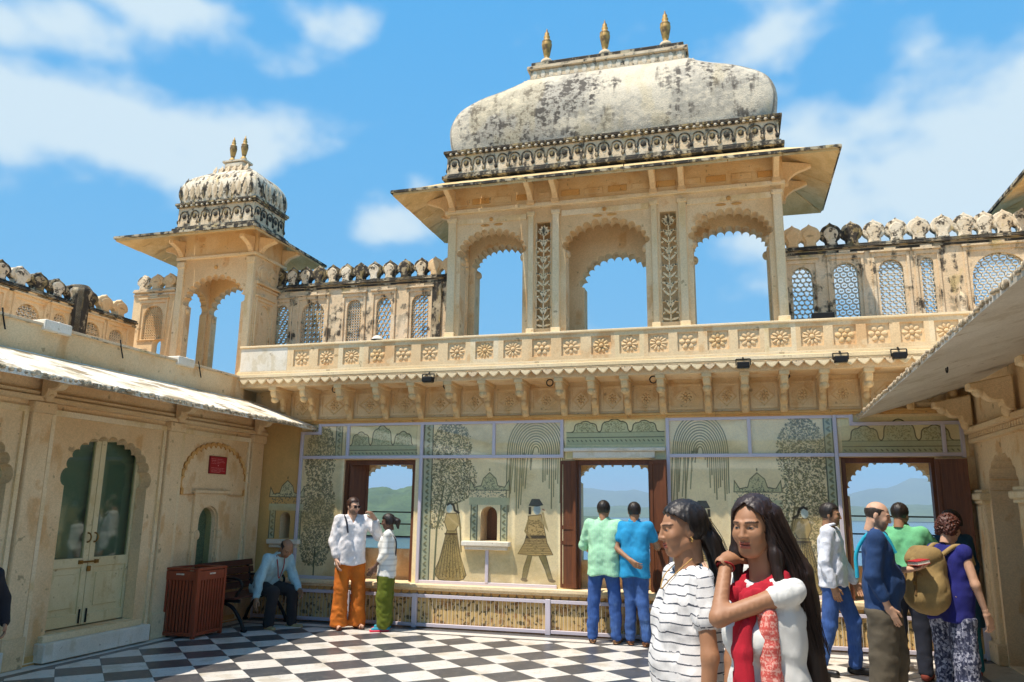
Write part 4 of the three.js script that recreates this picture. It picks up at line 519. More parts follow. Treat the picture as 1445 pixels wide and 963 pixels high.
{
  const s = thing('pierced_screen', 'pierced stone screen with leaf battlements running from large pavilion towards sloping grey eave', 'screen wall'); s.position.set(0, 0, -10.83);
  const mx = [0.9, 1.13, 1.4, 1.66, 1.94, 2.21, 2.48, 2.76, 3.02, 3.25, 3.47, 3.7, 3.95, 4.2];
  screen(s, 0.76, 4.3, 3.4, 5.07, [[0.995, 0.13, 4.05, 4.85, 'cells'], [1.545, 0.15, 4.05, 4.88, 'hex'], [2.1, 0.15, 4.05, 4.88, 'oct'], [2.535, 0.075, 4.05, 4.88, 'oct'], [3.37, 0.33, 4.0, 4.88, 'hex']], mx.map((x, i) => [x, 0.27, 0.32, i < 2 ? M.plaster : i < 4 ? M.merlonB : M.merlonA]), { wall: M.weathered, cornice: M.black, lat: M.white, trim: M.weathered });
  put('post', lathe([[0, 4.03], [0.085, 4.03], [0.085, 4.1], [0.06, 4.12], [0.075, 4.2], [0.075, 4.3], [0.03, 4.36], [0.01, 4.45], [0, 4.5]], 12).translate(2.87, 0, 0.07), M.weathered, s);
}
{ // side of the kiosk that faces the courtyard: a blind pierced panel with low battlements
  const s = thing('pierced_screen', 'short shaded pierced screen on the side of the small kiosk, two battlements', 'screen wall'); s.position.set(-7.06, 0, 0); s.rotation.y = Math.PI / 2;
  screen(s, 10.2, 10.82, 3.4, 4.98, [[10.46, 0.16, 4.02, 4.68, 'cells']], [[10.37, 0.26, 0.3, M.plaster], [10.64, 0.26, 0.3, M.plaster]], { wall: M.plaster, cornice: M.plaster });
}
{
  const s = thing('pierced_screen', 'short pierced screen with tiny arched opening joining the side terrace to the small kiosk', 'screen wall'); s.position.set(0, 0, -10.17);
  const ho = roundArch(-8.78, 0.085, 3.86, 4.16);
  screen(s, -9.31, -8.5, 3.4, 4.94, [[-8.9, 0.19, 4.17, 4.72, 'fine']], [[-9.17, 0.24, 0.25, M.merlonA], [-8.92, 0.24, 0.25, M.plaster], [-8.67, 0.24, 0.25, M.plaster]], { wall: M.plaster, cornice: M.weathered }, [ho]);
}
{
  const s = thing('pierced_screen', 'low dark-stained pierced screen with battlements along the side terrace', 'screen wall'); s.position.set(-9.1, 0, 0); s.rotation.y = Math.PI / 2;
  const pan = [], mer = []; for (const [c, h] of [[5.0, 0.17], [5.6, 0.1], [6.2, 0.17], [6.8, 0.12], [7.45, 0.17], [8.08, 0.19], [8.6, 0.11], [9.17, 0.17], [9.67, 0.15]]) pan.push([c, h, 3.75, 4.22, h > 0.16 ? 'star' : 'fine']);
  for (let u = 4.6, i = 0; u < 9.95; u += 0.3, i++) mer.push([u, 0.3, 0.26, u > 9.3 ? M.plaster : i % 3 === 1 ? M.merlonB : u < 7.9 ? M.merlonA : M.merlonB]);
  screen(s, 4.4, 10.04, 3.4, 4.38, pan, mer, { wall: M.plaster, cornice: M.black, lat: M.weathered });
  put('turret', [lathe([[0, 3.5], [0.13, 3.5], [0.13, 4.55], [0.15, 4.58], [0.15, 4.64], [0.1, 4.7], [0, 4.72]], 12).translate(8.88, 0, 0.02)], M.black, s);
}
{ const k = kiosk.clone(); k.name = numbered('corner_kiosk'); scene.add(k); k.position.x = 12.75; k.userData = { label: 'kiosk of which only an eave corner shows above the right battlements', category: 'pavilion', group: 'corner kiosks of the terrace' }; }
// ---------- left range (turned so that local x runs along the wall away from the camera) ----------
{
  const L = thing('left_range', 'shaded cream side building with glazed arched doors under a sloping eave', 'building'); L.position.set(XL, 0, 0); L.rotation.y = Math.PI / 2;
  const dArch = cusped(7.48, 0.62, 0.27, 1.78, 2.3, 13, 0.7, 0.75), nArch = cusped(5.5, 0.66, 0.27, 1.78, 2.3, 13, 0.7, 0.75), sArch = roundArch(9.3, 0.19, 0.35, 1.56, 0.8), fArch = cusped(3.5, 0.66, 0.27, 1.78, 2.3, 13, 0.7, 0.75);
  put('wall', ext(shapeOf(rect(-3, 10.5, 0, 3.1), [dArch, nArch, sArch, fArch]), -0.15, -0.004), M.plaster, L);
  // bay frames, pilasters
  const pil = (a, b) => put('pilaster', [bx(a, b, 0.0, 2.62, -0.01, 0.05, 0.012), bx(a - 0.015, b + 0.015, 0, 0.3, -0.01, 0.075, 0.012), bx(a - 0.02, b + 0.02, 2.5, 2.62, -0.01, 0.08, 0.012)], M.plaster, L);
  pil(6.3, 6.55); pil(8.34, 8.6); pil(10.15, 10.44); pil(4.3, 4.55);
  for (const [a, b] of [[6.57, 8.32], [4.57, 6.28], [8.62, 10.13]]) put('bay_frame', ext(shapeOf(rect(a, b, 0.02, 2.56), [rect(a + 0.05, b - 0.05, 0.0, 2.5).map((v) => (v.y = Math.max(v.y, 0.03), v))]), -0.005, 0.025), M.cream, L);
  put('cornice', [bx(-3, 10.5, 2.62, 2.68, -0.01, 0.07, 0.012), bx(-3, 10.5, 2.68, 2.73, -0.01, 0.04, 0.01)], M.plaster, L);
  put('cornice', bx(-3, 10.5, 2.86, 2.92, -0.01, 0.12, 0.012), M.ochre, L);
  put('skirting', bx(-3, 10.4, 0, 0.09, 0.0, 0.015), M.ochre, L);
  // blind arch with scalloped moulding
  const rel = cusped(9.4, 0.7, 1.72, 1.8, 2.4, 19, 0.75, 0.7); const inner = cusped(9.4, 0.655, 1.72, 1.8, 2.36, 19, 0.75, 0.7);
  const band = new THREE.Shape([...rel]); band.holes.push(new THREE.Path(inner.map((v) => V2(v.x, Math.max(v.y, 1.725))))); put('blind_arch', ext(band, 0, 0.022), M.ochre, L);
  put('niche_surround', [ext(shapeOf(rect(8.98, 9.66, 0.3, 1.74), [roundArch(9.3, 0.21, 0.32, 1.58, 0.8)]), 0, 0.03), bx(8.94, 9.7, 1.74, 1.79, 0, 0.055, 0.01), ellipsoid(9.07, 1.2, 0.03, 0.05, 0.07, 0.04), ellipsoid(9.55, 1.2, 0.03, 0.05, 0.07, 0.04), bar([9.56, 0.35, 0.03], [9.56, 1.15, 0.03], 0.04, 8), bar([9.04, 0.35, 0.03], [9.04, 1.15, 0.03], 0.035, 8)], M.plaster, L);
  put('niche_pane', bx(9.08, 9.52, 0.34, 1.57, -0.065, -0.06), M.greenGlass, L);
  // doors: two leaves in each arch
  const doors = (c, half) => {
    put('door_frame', [bx(c - half - 0.06, c - half, 0.27, 2.46, -0.22, -0.152), bx(c + half, c + half + 0.06, 0.27, 2.46, -0.22, -0.152), bx(c - half - 0.06, c + half + 0.06, 2.46, 2.52, -0.22, -0.152)], M.doorPaint, L);
    for (const s of [-1, 1]) {
      const d = new THREE.Group(); d.name = 'door_leaf'; L.add(d); const a = s < 0 ? c - half : c + 0.004, b = s < 0 ? c - 0.004 : c + half, z0 = -0.2, z1 = -0.156, e = 0.075;
      put('stile', bx(a, a + e, 0.28, 2.45, z0, z1, 0.004), M.doorPaint, d); put('stile', bx(b - e, b, 0.28, 2.45, z0, z1, 0.004), M.doorPaint, d);
      put('rail', bx(a + e, b - e, 0.28, 0.4, z0, z1, 0.004), M.doorPaint, d); put('rail', bx(a + e, b - e, 0.9, 1.0, z0, z1, 0.004), M.doorPaint, d); put('rail', bx(a + e, b - e, 2.37, 2.45, z0, z1, 0.004), M.doorPaint, d);
      put('panel', bx(a + e, b - e, 0.4, 0.9, z0 + 0.01, z1 - 0.018), M.doorPaint, d); put('panel_field', bx(a + e + 0.07, b - e - 0.07, 0.47, 0.83, z1 - 0.02, z1 - 0.004, 0.006), M.doorPaint, d);
      put('glass_pane', bx(a + e, b - e, 1.0, 2.37, -0.182, -0.176), M.greenGlass, d);
      const hx = s < 0 ? b - 0.045 : a + 0.045, hd = new THREE.TorusGeometry(0.05, 0.009, 6, 12, Math.PI); hd.rotateZ(-Math.PI / 2); hd.rotateY(-Math.PI / 2); hd.translate(hx, 1.22, z1 + 0.002); put('handle', hd, M.brass, d);
      put('bolt', bar([hx, 0.3, z1 + 0.012], [hx, 0.45, z1 + 0.012], 0.01), M.iron, d); 
    }
    put('latch', [bar([c - 0.13, 0.955, -0.143], [c + 0.13, 0.955, -0.143], 0.011), bx(c - 0.14, c - 0.09, 0.935, 0.975, -0.156, -0.136), bx(c + 0.09, c + 0.14, 0.935, 0.975, -0.156, -0.136), bx(c - 0.022, c + 0.028, 0.85, 0.91, -0.149, -0.126, 0.008)], M.brass, L);
  };
  doors(7.48, 0.66); doors(5.5, 0.68); doors(3.5, 0.68);
  for (const c of [7.48, 5.5, 3.5]) { put('threshold', bx(c - 0.7, c + 0.7, 0.2, 0.265, -0.36, 0.06, 0.008), M.cream, L); put('step', bx(c - 0.74, c + 0.78, 0.015, 0.2, -0.01, 0.13, 0.012), M.white, L); }
  put('blind', [bx(6.7, 8.26, 0.95, 2.42, -0.27, -0.26), bx(4.7, 6.3, 0.95, 2.42, -0.27, -0.26), bx(2.7, 4.3, 0.95, 2.42, -0.27, -0.26), bx(9.0, 9.6, 0.3, 1.6, -0.17, -0.16)], M.blind, L);
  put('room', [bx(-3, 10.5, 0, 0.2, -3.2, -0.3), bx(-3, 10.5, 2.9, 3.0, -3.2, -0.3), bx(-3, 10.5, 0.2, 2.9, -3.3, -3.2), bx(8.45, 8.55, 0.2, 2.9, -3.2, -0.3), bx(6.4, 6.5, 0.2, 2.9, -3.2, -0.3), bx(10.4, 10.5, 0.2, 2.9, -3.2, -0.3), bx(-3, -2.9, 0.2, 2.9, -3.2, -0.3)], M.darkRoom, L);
  // brackets, eave, parapet, terrace
  const cb = (() => { const s = new THREE.Shape(); s.moveTo(0, 0); s.lineTo(0.05, 0); s.quadraticCurveTo(0.1, 0.02, 0.1, 0.08); s.quadraticCurveTo(0.2, 0.06, 0.24, 0.13); s.lineTo(0.36, 0.15); s.lineTo(0.36, 0.2); s.lineTo(0, 0.26); const g = ext(s, -0.06, 0.06, 0.012); g.rotateY(-Math.PI / 2); return fin([g, ellipsoid(0, 0.02, 0.05, 0.05, 0.06, 0.05)]); })();
  for (const u of [4.42, 6.42, 8.47, 10.2]) piece('bracket', cb, M.plaster, L, u, 2.66, 0.05);
  let u = -3; while (u < 10.45) { const w = Math.min(10.47, u + rr(0.75, 1.15)); const e = 0.002, d = rr(-0.004, 0.004), o = 0.9 + rr(-0.008, 0.008), s = new THREE.Shape(); s.moveTo(-0.14, 3.14); s.lineTo(o, 2.755 + d); s.lineTo(o, 2.7 + d); s.lineTo(-0.14, 3.07); const g = new THREE.ExtrudeGeometry(s, { depth: w - u - 2 * e, bevelEnabled: false }); g.rotateY(-Math.PI / 2); g.translate(w - e, 0, 0); put('eave_slab', g, M.roofWhite, L); u = w; }
  { const gs = []; for (let q = -3; q < 10.4; q += rr(0.03, 0.09)) gs.push(ellipsoid(q, 2.735 + rr(-0.012, 0.012), 0.9 + rr(-0.01, 0.012), rr(0.02, 0.06), rr(0.014, 0.03), rr(0.012, 0.022), 6, 4)); put('crumbled_edge', gs, M.weathered, L); }
  put('parapet', [bx(-3, 10.1, 3.1, 3.44, -0.3, -0.15)], M.plaster, L); put('coping', [bx(-3, 10.1, 3.44, 3.475, -0.32, -0.125, 0.008)], M.weathered, L);
  put('terrace', bx(-3, 11.02, 3.1, 3.4, -3.3, -0.302), M.plaster, L);
  for (const [c, w] of [[6.62, 0.18], [8.72, 0.16]]) put('coping_block', [bx(c - w, c + w, 3.4, 3.52, -0.33, -0.1, 0.015), bx(c - 0.006, c + 0.006, 3.4, 3.525, -0.33, -0.097)], M.white, L);
  for (const c of [5.95, 7.55, 9.0]) put('iron_hook', [bar([c, 3.44, -0.12], [c + 0.03, 3.3, -0.1], 0.008), bar([c, 3.44, -0.12], [c, 3.52, -0.14], 0.008)], M.iron, L);
}
{ // red notice on the left wall
  const cv = document.createElement('canvas'); cv.width = 256; cv.height = 256; const c = cv.getContext('2d'); c.fillStyle = 'rgb(168,20,24)'; c.fillRect(0, 0, 256, 256); c.strokeStyle = 'rgb(120,10,14)'; c.lineWidth = 8; c.strokeRect(4, 4, 248, 248);
  c.fillStyle = 'rgb(226,150,146)'; const r = mulberry(5); // rows of small writing, too small to read in the place
  for (const [y, x0, x1] of [[34, 20, 100], [34, 112, 190], [58, 24, 220], [80, 30, 228], [102, 24, 150], [168, 24, 226], [190, 20, 212], [210, 26, 232], [230, 30, 160]]) for (let x = x0; x < x1; x += 6 + r() * 5) c.fillRect(x, y, 2 + r() * 4, 7 + r() * 4); c.beginPath(); c.arc(128, 135, 9, 0, 7); c.fill();
  const t = new THREE.CanvasTexture(cv); t.colorSpace = THREE.SRGBColorSpace; t.magFilter = THREE.LinearFilter;
  const s = thing('notice_board', 'small red notice with rows of white writing on the cream wall', 'sign'); s.position.set(XL + 0.002, 2.13, -9.42); s.rotation.y = Math.PI / 2;
  put('board', bx(-0.19, 0.19, -0.12, 0.12, 0, 0.012, 0.003), std({ color: 0x8c1014, roughness: 0.5 }), s);
  const g = new THREE.PlaneGeometry(0.37, 0.232); g.translate(0, 0, 0.016); put('print', g, std({ map: t, roughness: 0.5 }), s, false);
}
// ---------- right range (local x runs along world z) ----------
{
  const G = thing('right_range', 'shaded side gallery with scalloped arches under a wide grey eave', 'building'); G.position.set(XR, 0, 0); G.rotation.y = -Math.PI / 2;
  const ar = (c) => cusped(c, 0.47, 0.02, 1.86, 2.22, 9, 0.9, 0.6), cs = [-9.57, -8.05, -6.55, -5.05, -3.55];
  put('wall', ext(shapeOf(rect(-10.5, 3, 0, 3.1), cs.map(ar)), -0.35, -0.004), M.plaster, G);
  for (const c of [-10.3, -8.82, -7.3, -5.8]) { put('column', [bx(c - 0.19, c + 0.19, 0, 1.78, -0.02, 0.05, 0.02), bx(c - 0.23, c + 0.23, 0, 0.22, -0.02, 0.09, 0.015), bx(c - 0.1, c + 0.1, 0.26, 1.7, 0.03, 0.065, 0.01), bx(c - 0.14, c - 0.115, 0.26, 1.7, 0.03, 0.058)], M.plaster, G); put('capital', [bx(c - 0.22, c + 0.22, 1.72, 1.76, -0.02, 0.08, 0.01), bx(c - 0.25, c + 0.25, 1.76, 1.84, -0.02, 0.11, 0.02), bx(c - 0.21, c + 0.21, 1.84, 1.88, -0.02, 0.075, 0.01)], M.cream, G); }
  put('cornice', [bx(-10.45, 3, 2.42, 2.47, -0.01, 0.06, 0.012), bx(-10.45, 3, 2.53, 2.6, -0.01, 0.1, 0.015)], M.plaster, G);
  const dn = fin(bx(-0.025, 0.025, 0, 0.055, 0, 0.06, 0.006)); for (let z = -10.4; z < -7; z += 0.085) piece('dentil', dn, M.plaster, G, z, 2.472, 0);
  const cb = (() => { const s = new THREE.Shape(); s.moveTo(0, 0); s.lineTo(0.06, 0); s.quadraticCurveTo(0.12, 0.03, 0.12, 0.1); s.quadraticCurveTo(0.24, 0.08, 0.28, 0.18); s.lineTo(0.4, 0.22); s.lineTo(0.4, 0.28); s.lineTo(0, 0.36); const g = ext(s, -0.08, 0.08, 0.014); g.rotateY(-Math.PI / 2); return fin([g, ellipsoid(0, 0.02, 0.06, 0.07, 0.08, 0.06), ellipsoid(0, 0.2, 0.3, 0.09, 0.06, 0.06)]); })();
  for (const c of [-10.3, -8.82, -7.3, -5.8]) piece('bracket', cb, M.plaster, G, c, 2.62, 0.04);
  put('back_wall', [bx(-10.5, 3, 0, 3.0, -2.6, -2.5), bx(-10.6, -10.5, 0, 3.0, -2.6, -0.36), bx(2.9, 3, 0, 3, -2.5, -0.36)], M.ochre, G); put('roof', [bx(-10.6, 3, 3.1, 3.35, -2.6, -0.0), bx(-10.5, 3, 2.98, 3.08, -2.5, -0.36)], M.plaster, G);
  const ey = (q) => 2.735 + clamp(0.018 * (q + 10.2), 0, 0.11); let z = -10.45; while (z < 3) { const w = Math.min(3, z + 1.9), e = 0.0015, a = z + e, b = w - e; put('eave_slab', hexa([[a, ey(a) + 0.045, 1.25], [b, ey(b) + 0.045, 1.25], [b, 3.2, -0.1], [a, 3.2, -0.1]], [[a, ey(a), 1.25], [b, ey(b), 1.25], [b, 3.13, -0.1], [a, 3.13, -0.1]]), M.greyPaint, G); z = w; }
  { const gs = []; for (let q = -10.4; q < 2; q += rr(0.03, 0.08)) gs.push(ellipsoid(q, 2.77 + clamp(0.018 * (q + 10.2), 0, 0.11) + rr(-0.01, 0.012), 1.25 + rr(-0.008, 0.012), rr(0.02, 0.05), rr(0.014, 0.028), rr(0.012, 0.02), 6, 4)); put('crumbled_edge', gs, M.weathered, G); }
  put('eave_ring', new THREE.TorusGeometry(0.03, 0.006, 6, 12).translate(-7.6, 2.86, 0.9), M.iron, G);
}
// ---------- litter bin and bench ----------
{
  const b = thing('litter_bin', 'square red-brown litter bin of upright wooden slats', 'bin'); b.position.set(-6.645, 0, -8.83);
  const w = 0.235, h = 0.8; for (const [sx, sz] of [[-1, -1], [1, -1], [1, 1], [-1, 1]]) put('corner_post', bx(sx * w - 0.022, sx * w + 0.022, 0, h, sz * (w + 0.03) - 0.022, sz * (w + 0.03) + 0.022, 0.004), M.redwood, b);
  const sl = fin(bx(-0.016, 0.016, 0.05, h - 0.1, -0.008, 0.008, 0.003));
  for (let i = -4; i <= 4; i++) { for (const s of [-1, 1]) { piece('slat', sl, M.redwood, b, i * 0.048, 0, s * (w + 0.032)); piece('slat', sl, M.redwood, b, s * w, 0, i * 0.053, Math.PI / 2); } }
  for (const s of [-1, 1]) for (const [y0, y1] of [[0.03, 0.07], [h - 0.12, h - 0.01]]) { put('rail', bx(-w + 0.023, w - 0.023, y0, y1, s * (w + 0.03) - 0.012, s * (w + 0.03) + 0.02, 0.003), M.redwood, b); put('rail', bx(s * w - 0.012, s * w + 0.018, y0, y1, -w - 0.005, w + 0.005, 0.003), M.redwood, b); }
  for (const [xa, za, ry] of [[0, w + 0.052, 0], [w + 0.02, 0, Math.PI / 2]]) { const o = put('lettered_plate', [-0.05, -0.032, -0.014, 0.006, 0.022, 0.036, 0.05].map((x) => bx(x - 0.006, x + 0.006, -0.008, 0.01, 0, 0.002)), M.white, b); o.position.set(xa, h - 0.05, za); o.rotation.y = ry; }
  put('liner', new THREE.CylinderGeometry(0.19, 0.19, 0.7, 16, 1, false).translate(0, 0.38, 0), M.iron, b); put('rim', ext(shapeOf(rect(-w - 0.02, w + 0.02, -w - 0.05, w + 0.05), [rect(-w + 0.05, w - 0.05, -w + 0.02, w - 0.02)]), 0, 0.025).rotateX(-Math.PI / 2).translate(0, h, 0), M.redwood, b);
  const k = thing('bench', 'slatted wooden bench with black curled iron ends by the wall', 'bench'); k.position.set(-6.5, 0, -9.72);
  const prof = [[0.32, 0.02, 0], [0.3, 0.2, 0], [0.24, 0.36, 0], [0.28, 0.43, 0]], tube = (pts, r) => new THREE.TubeGeometry(new THREE.CatmullRomCurve3(pts.map((p) => new THREE.Vector3(...p))), 20, r, 6);
  for (const z of [-0.5, 0.5]) { const gs = [tube([[0.36, 0.02, z], [0.3, 0.14, z], [0.16, 0.3, z], [0.0, 0.36, z]], 0.022), tube([[-0.3, 0.02, z], [-0.26, 0.14, z], [-0.14, 0.3, z], [0.02, 0.36, z]], 0.022), tube([[-0.24, 0.4, z], [-0.28, 0.6, z], [-0.34, 0.82, z]], 0.02), tube([[-0.26, 0.62, z], [0.0, 0.66, z], [0.24, 0.64, z], [0.29, 0.56, z], [0.24, 0.5, z], [0.2, 0.42, z]], 0.018), bx(-0.26, 0.27, 0.36, 0.4, z - 0.018, z + 0.018), ellipsoid(0.36, 0.02, z, 0.05, 0.02, 0.03), ellipsoid(-0.3, 0.02, z, 0.05, 0.02, 0.03)]; put('iron_end', gs, M.iron, k); }
  for (let i = 0; i < 7; i++) put('seat_slat', bx(-0.24 + i * 0.073, -0.18 + i * 0.073, 0.405, 0.43, -0.6, 0.6, 0.005), M.benchwood, k);
  for (let i = 0; i < 4; i++) { const g = bx(-0.012, 0.012, 0, 0.085, -0.6, 0.6, 0.005); g.rotateZ(0.2); g.translate(-0.255 - i * 0.02, 0.46 + i * 0.097, 0); put('back_slat', g, M.benchwood, k); }
}
{ // the building that closes the courtyard behind the viewer
  const Bk = thing('rear_range', 'tall plain cream building closing the courtyard opposite the painted wall', 'building');
  put('wall', ext(shapeOf(rect(-9.3, 5, 0, 3.4), [-7, -4.5, -2, 0.5, 3].map((c) => cusped(c, 0.6, 0.02, 1.8, 2.3, 11))), 3.2, 3.6), M.plaster, Bk); put('back_wall', bx(-9.3, 5, 0, 3.4, 5.4, 5.6), M.ochre, Bk); put('roof', bx(-9.3, 5, 3.4, 3.6, 2.9, 5.6), M.weathered, Bk); put('eave', hexa([[-9.3, 2.75, 2.2], [5, 2.75, 2.2], [5, 3.15, 3.2], [-9.3, 3.15, 3.2]].reverse(), [[-9.3, 2.69, 2.2], [5, 2.69, 2.2], [5, 3.08, 3.2], [-9.3, 3.08, 3.2]].reverse()), M.greyPaint, Bk);
}
// ---------- people ----------
class Field {
  constructor(lo, hi, cell) { this.lo = lo; this.c = cell; this.n = [0, 1, 2].map((i) => Math.ceil((hi[i] - lo[i]) / cell) + 1); this.v = new Float32Array(this.n[0] * this.n[1] * this.n[2]).fill(1); }
  each(b0, b1, fn) { const { lo, c, n, v } = this, s = [0, 1, 2].map((i) => Math.max(0, Math.floor((b0[i] - lo[i]) / c))), e = [0, 1, 2].map((i) => Math.min(n[i] - 1, Math.ceil((b1[i] - lo[i]) / c))); for (let k = s[2]; k <= e[2]; k++) for (let j = s[1]; j <= e[1]; j++) { let o = (k * n[1] + j) * n[0] + s[0]; for (let i = s[0]; i <= e[0]; i++, o++) v[o] = fn(lo[0] + i * c, lo[1] + j * c, lo[2] + k * c, v[o]); } }
  static smin(a, b, k) { const h = Math.max(k - Math.abs(a - b), 0) / k; return Math.min(a, b) - h * h * k * 0.25; }
  cone(a, b, ra, rb, k = 0.04) { const m = Math.max(ra, rb) + k + this.c * 2, d = [b[0] - a[0], b[1] - a[1], b[2] - a[2]], L = d[0] * d[0] + d[1] * d[1] + d[2] * d[2] || 1e-9; this.each([0, 1, 2].map((i) => Math.min(a[i], b[i]) - m), [0, 1, 2].map((i) => Math.max(a[i], b[i]) + m), (x, y, z, v) => { const px = x - a[0], py = y - a[1], pz = z - a[2], t = clamp((px * d[0] + py * d[1] + pz * d[2]) / L), qx = px - t * d[0], qy = py - t * d[1], qz = pz - t * d[2]; return Field.smin(v, Math.sqrt(qx * qx + qy * qy + qz * qz) - mix(ra, rb, t), k); }); return this; }
  ell(c, r, k = 0.03, sub = false) { const m = k + this.c * 2, mr = Math.min(...r); this.each([0, 1, 2].map((i) => c[i] - r[i] - m), [0, 1, 2].map((i) => c[i] + r[i] + m), (x, y, z, v) => { const q = Math.hypot((x - c[0]) / r[0], (y - c[1]) / r[1], (z - c[2]) / r[2]), d = (q - 1) * (q < 0.5 ? mr : mr * 0.6 + 0.4 * Math.hypot(x - c[0], y - c[1], z - c[2]) / Math.max(q, 1e-6)); return sub ? -Field.smin(-v, d, k) : Field.smin(v, d, k); }); return this; }
  post(fn) { this.each(this.lo, [0, 1, 2].map((i) => this.lo[i] + this.n[i] * this.c), (x, y, z, v) => v > 0.08 ? v : fn(x, y, z, v)); return this; }
  mesh() { // surface nets
    const { lo, c, n, v } = this, [nx, ny, nz] = n, id = new Int32Array(v.length).fill(-1), pos = [], idx = [], off = [0, 1, nx, nx + 1, nx * ny, nx * ny + 1, nx * ny + nx, nx * ny + nx + 1];
    const E = [[0, 1], [2, 3], [4, 5], [6, 7], [0, 2], [1, 3], [4, 6], [5, 7], [0, 4], [1, 5], [2, 6], [3, 7]];
    for (let k = 0; k < nz - 1; k++) for (let j = 0; j < ny - 1; j++) for (let i = 0; i < nx - 1; i++) { const o = (k * ny + j) * nx + i; let m = 0; for (let q = 0; q < 8; q++) if (v[o + off[q]] < 0) m |= 1 << q; if (m === 0 || m === 255) continue; let x = 0, y = 0, z = 0, w = 0; for (const [a, b] of E) { if (((m >> a) & 1) === ((m >> b) & 1)) continue; const va = v[o + off[a]], vb = v[o + off[b]], t = va / (va - vb); x += mix(a & 1, b & 1, t); y += mix((a >> 1) & 1, (b >> 1) & 1, t); z += mix(a >> 2, b >> 2, t); w++; } id[o] = pos.length / 3; pos.push(lo[0] + (i + x / w) * c, lo[1] + (j + y / w) * c, lo[2] + (k + z / w) * c); }
    const quad = (a, b, d, e, f) => { if (a < 0 || b < 0 || d < 0 || e < 0) return; if (f) idx.push(a, b, d, a, d, e); else idx.push(a, d, b, a, e, d); };
    for (let k = 1; k < nz - 1; k++) for (let j = 1; j < ny - 1; j++) for (let i = 1; i < nx - 1; i++) { const o = (k * ny + j) * nx + i, s = v[o] < 0; if (s !== v[o + 1] < 0) quad(id[o - nx - nx * ny], id[o - nx * ny], id[o], id[o - nx], s); if (s !== v[o + nx] < 0) quad(id[o - 1 - nx * ny], id[o - 1], id[o], id[o - nx * ny], s); if (s !== v[o + nx * ny] < 0) quad(id[o - 1 - nx], id[o - nx], id[o], id[o - 1], s); }
    const g = new THREE.BufferGeometry(); g.setAttribute('position', new THREE.Float32BufferAttribute(pos, 3)); g.setIndex(idx); g.computeVertexNormals(); return g;
  }
}
const vadd = (a, b, k = 1) => [a[0] + b[0] * k, a[1] + b[1] * k, a[2] + b[2] * k], vn = (a) => { const l = Math.hypot(...a); return a.map((q) => q / l); };
function colourBy(g, fn) { const p = g.attributes.position, c = new Float32Array(p.count * 3); for (let i = 0; i < p.count; i++) c.set(fn(p.getX(i), p.getY(i), p.getZ(i)), i * 3); g.setAttribute('color', new THREE.BufferAttribute(c, 3)); return g; }
const headCache = {};
function headGeo(fem, cell) { // centred on the head, looking along +z, 0.23 m high
  const key = fem + '_' + cell; if (headCache[key]) return headCache[key];
  const f = new Field([-0.1, -0.15, -0.125], [0.1, 0.13, 0.135], cell), w = fem ? 0.94 : 1;
  f.ell([0, 0.03, -0.015], [0.074 * w, 0.085, 0.092], 0.01).ell([0, -0.022, 0.03], [0.06 * w, 0.08, 0.06], 0.03).ell([0, -0.07, 0.042], [0.042 * w, 0.042, 0.042], 0.025).ell([0, -0.094, 0.062], [0.02 * w, 0.017, 0.018], 0.022);
  for (const s of [-1, 1]) { f.ell([s * 0.04 * w, -0.025, 0.062], [0.022, 0.024, 0.02], 0.022); f.cone([s * 0.052 * w, -0.055, 0.0], [s * 0.026 * w, -0.09, 0.05], 0.016, 0.014, 0.025); f.ell([s * 0.032 * w, 0.01, 0.094], [0.018, 0.012, 0.014], 0.014, true); f.ell([s * 0.031 * w, 0.006, 0.072], [0.0135, 0.0115, 0.0125], 0.003); f.cone([s * 0.014 * w, 0.026, 0.087], [s * 0.047 * w, 0.025, 0.07], 0.006, 0.006, 0.012); f.ell([s * 0.075 * w, -0.005, -0.012], [0.01, 0.032, 0.018], 0.01); f.ell([s * 0.011, -0.03, 0.094], [0.009, 0.008, 0.01], 0.008); }
  f.cone([0, 0.018, 0.085], [0, -0.026, 0.104], 0.0075, 0.0105, 0.012); f.cone([-0.017, -0.056, 0.083], [0.017, -0.056, 0.083], 0.0055, 0.0055, 0.008).cone([0, -0.054, 0.089], [0, -0.054, 0.09], 0.006, 0.006, 0.008).cone([-0.014, -0.067, 0.083], [0.014, -0.067, 0.083], 0.0065, 0.0065, 0.008);
  f.cone([0, -0.06, -0.03], [0, -0.14, -0.03], 0.052 * w, 0.054 * w, 0.03);
  f.each([-0.03, -0.066, 0.075], [0.03, -0.058, 0.11], (x, y, z, v) => Math.abs(y + 0.0615) < 0.0016 && Math.abs(x) < 0.02 ? Math.max(v, 0.001) : v);
  return headCache[key] = f.mesh();
}
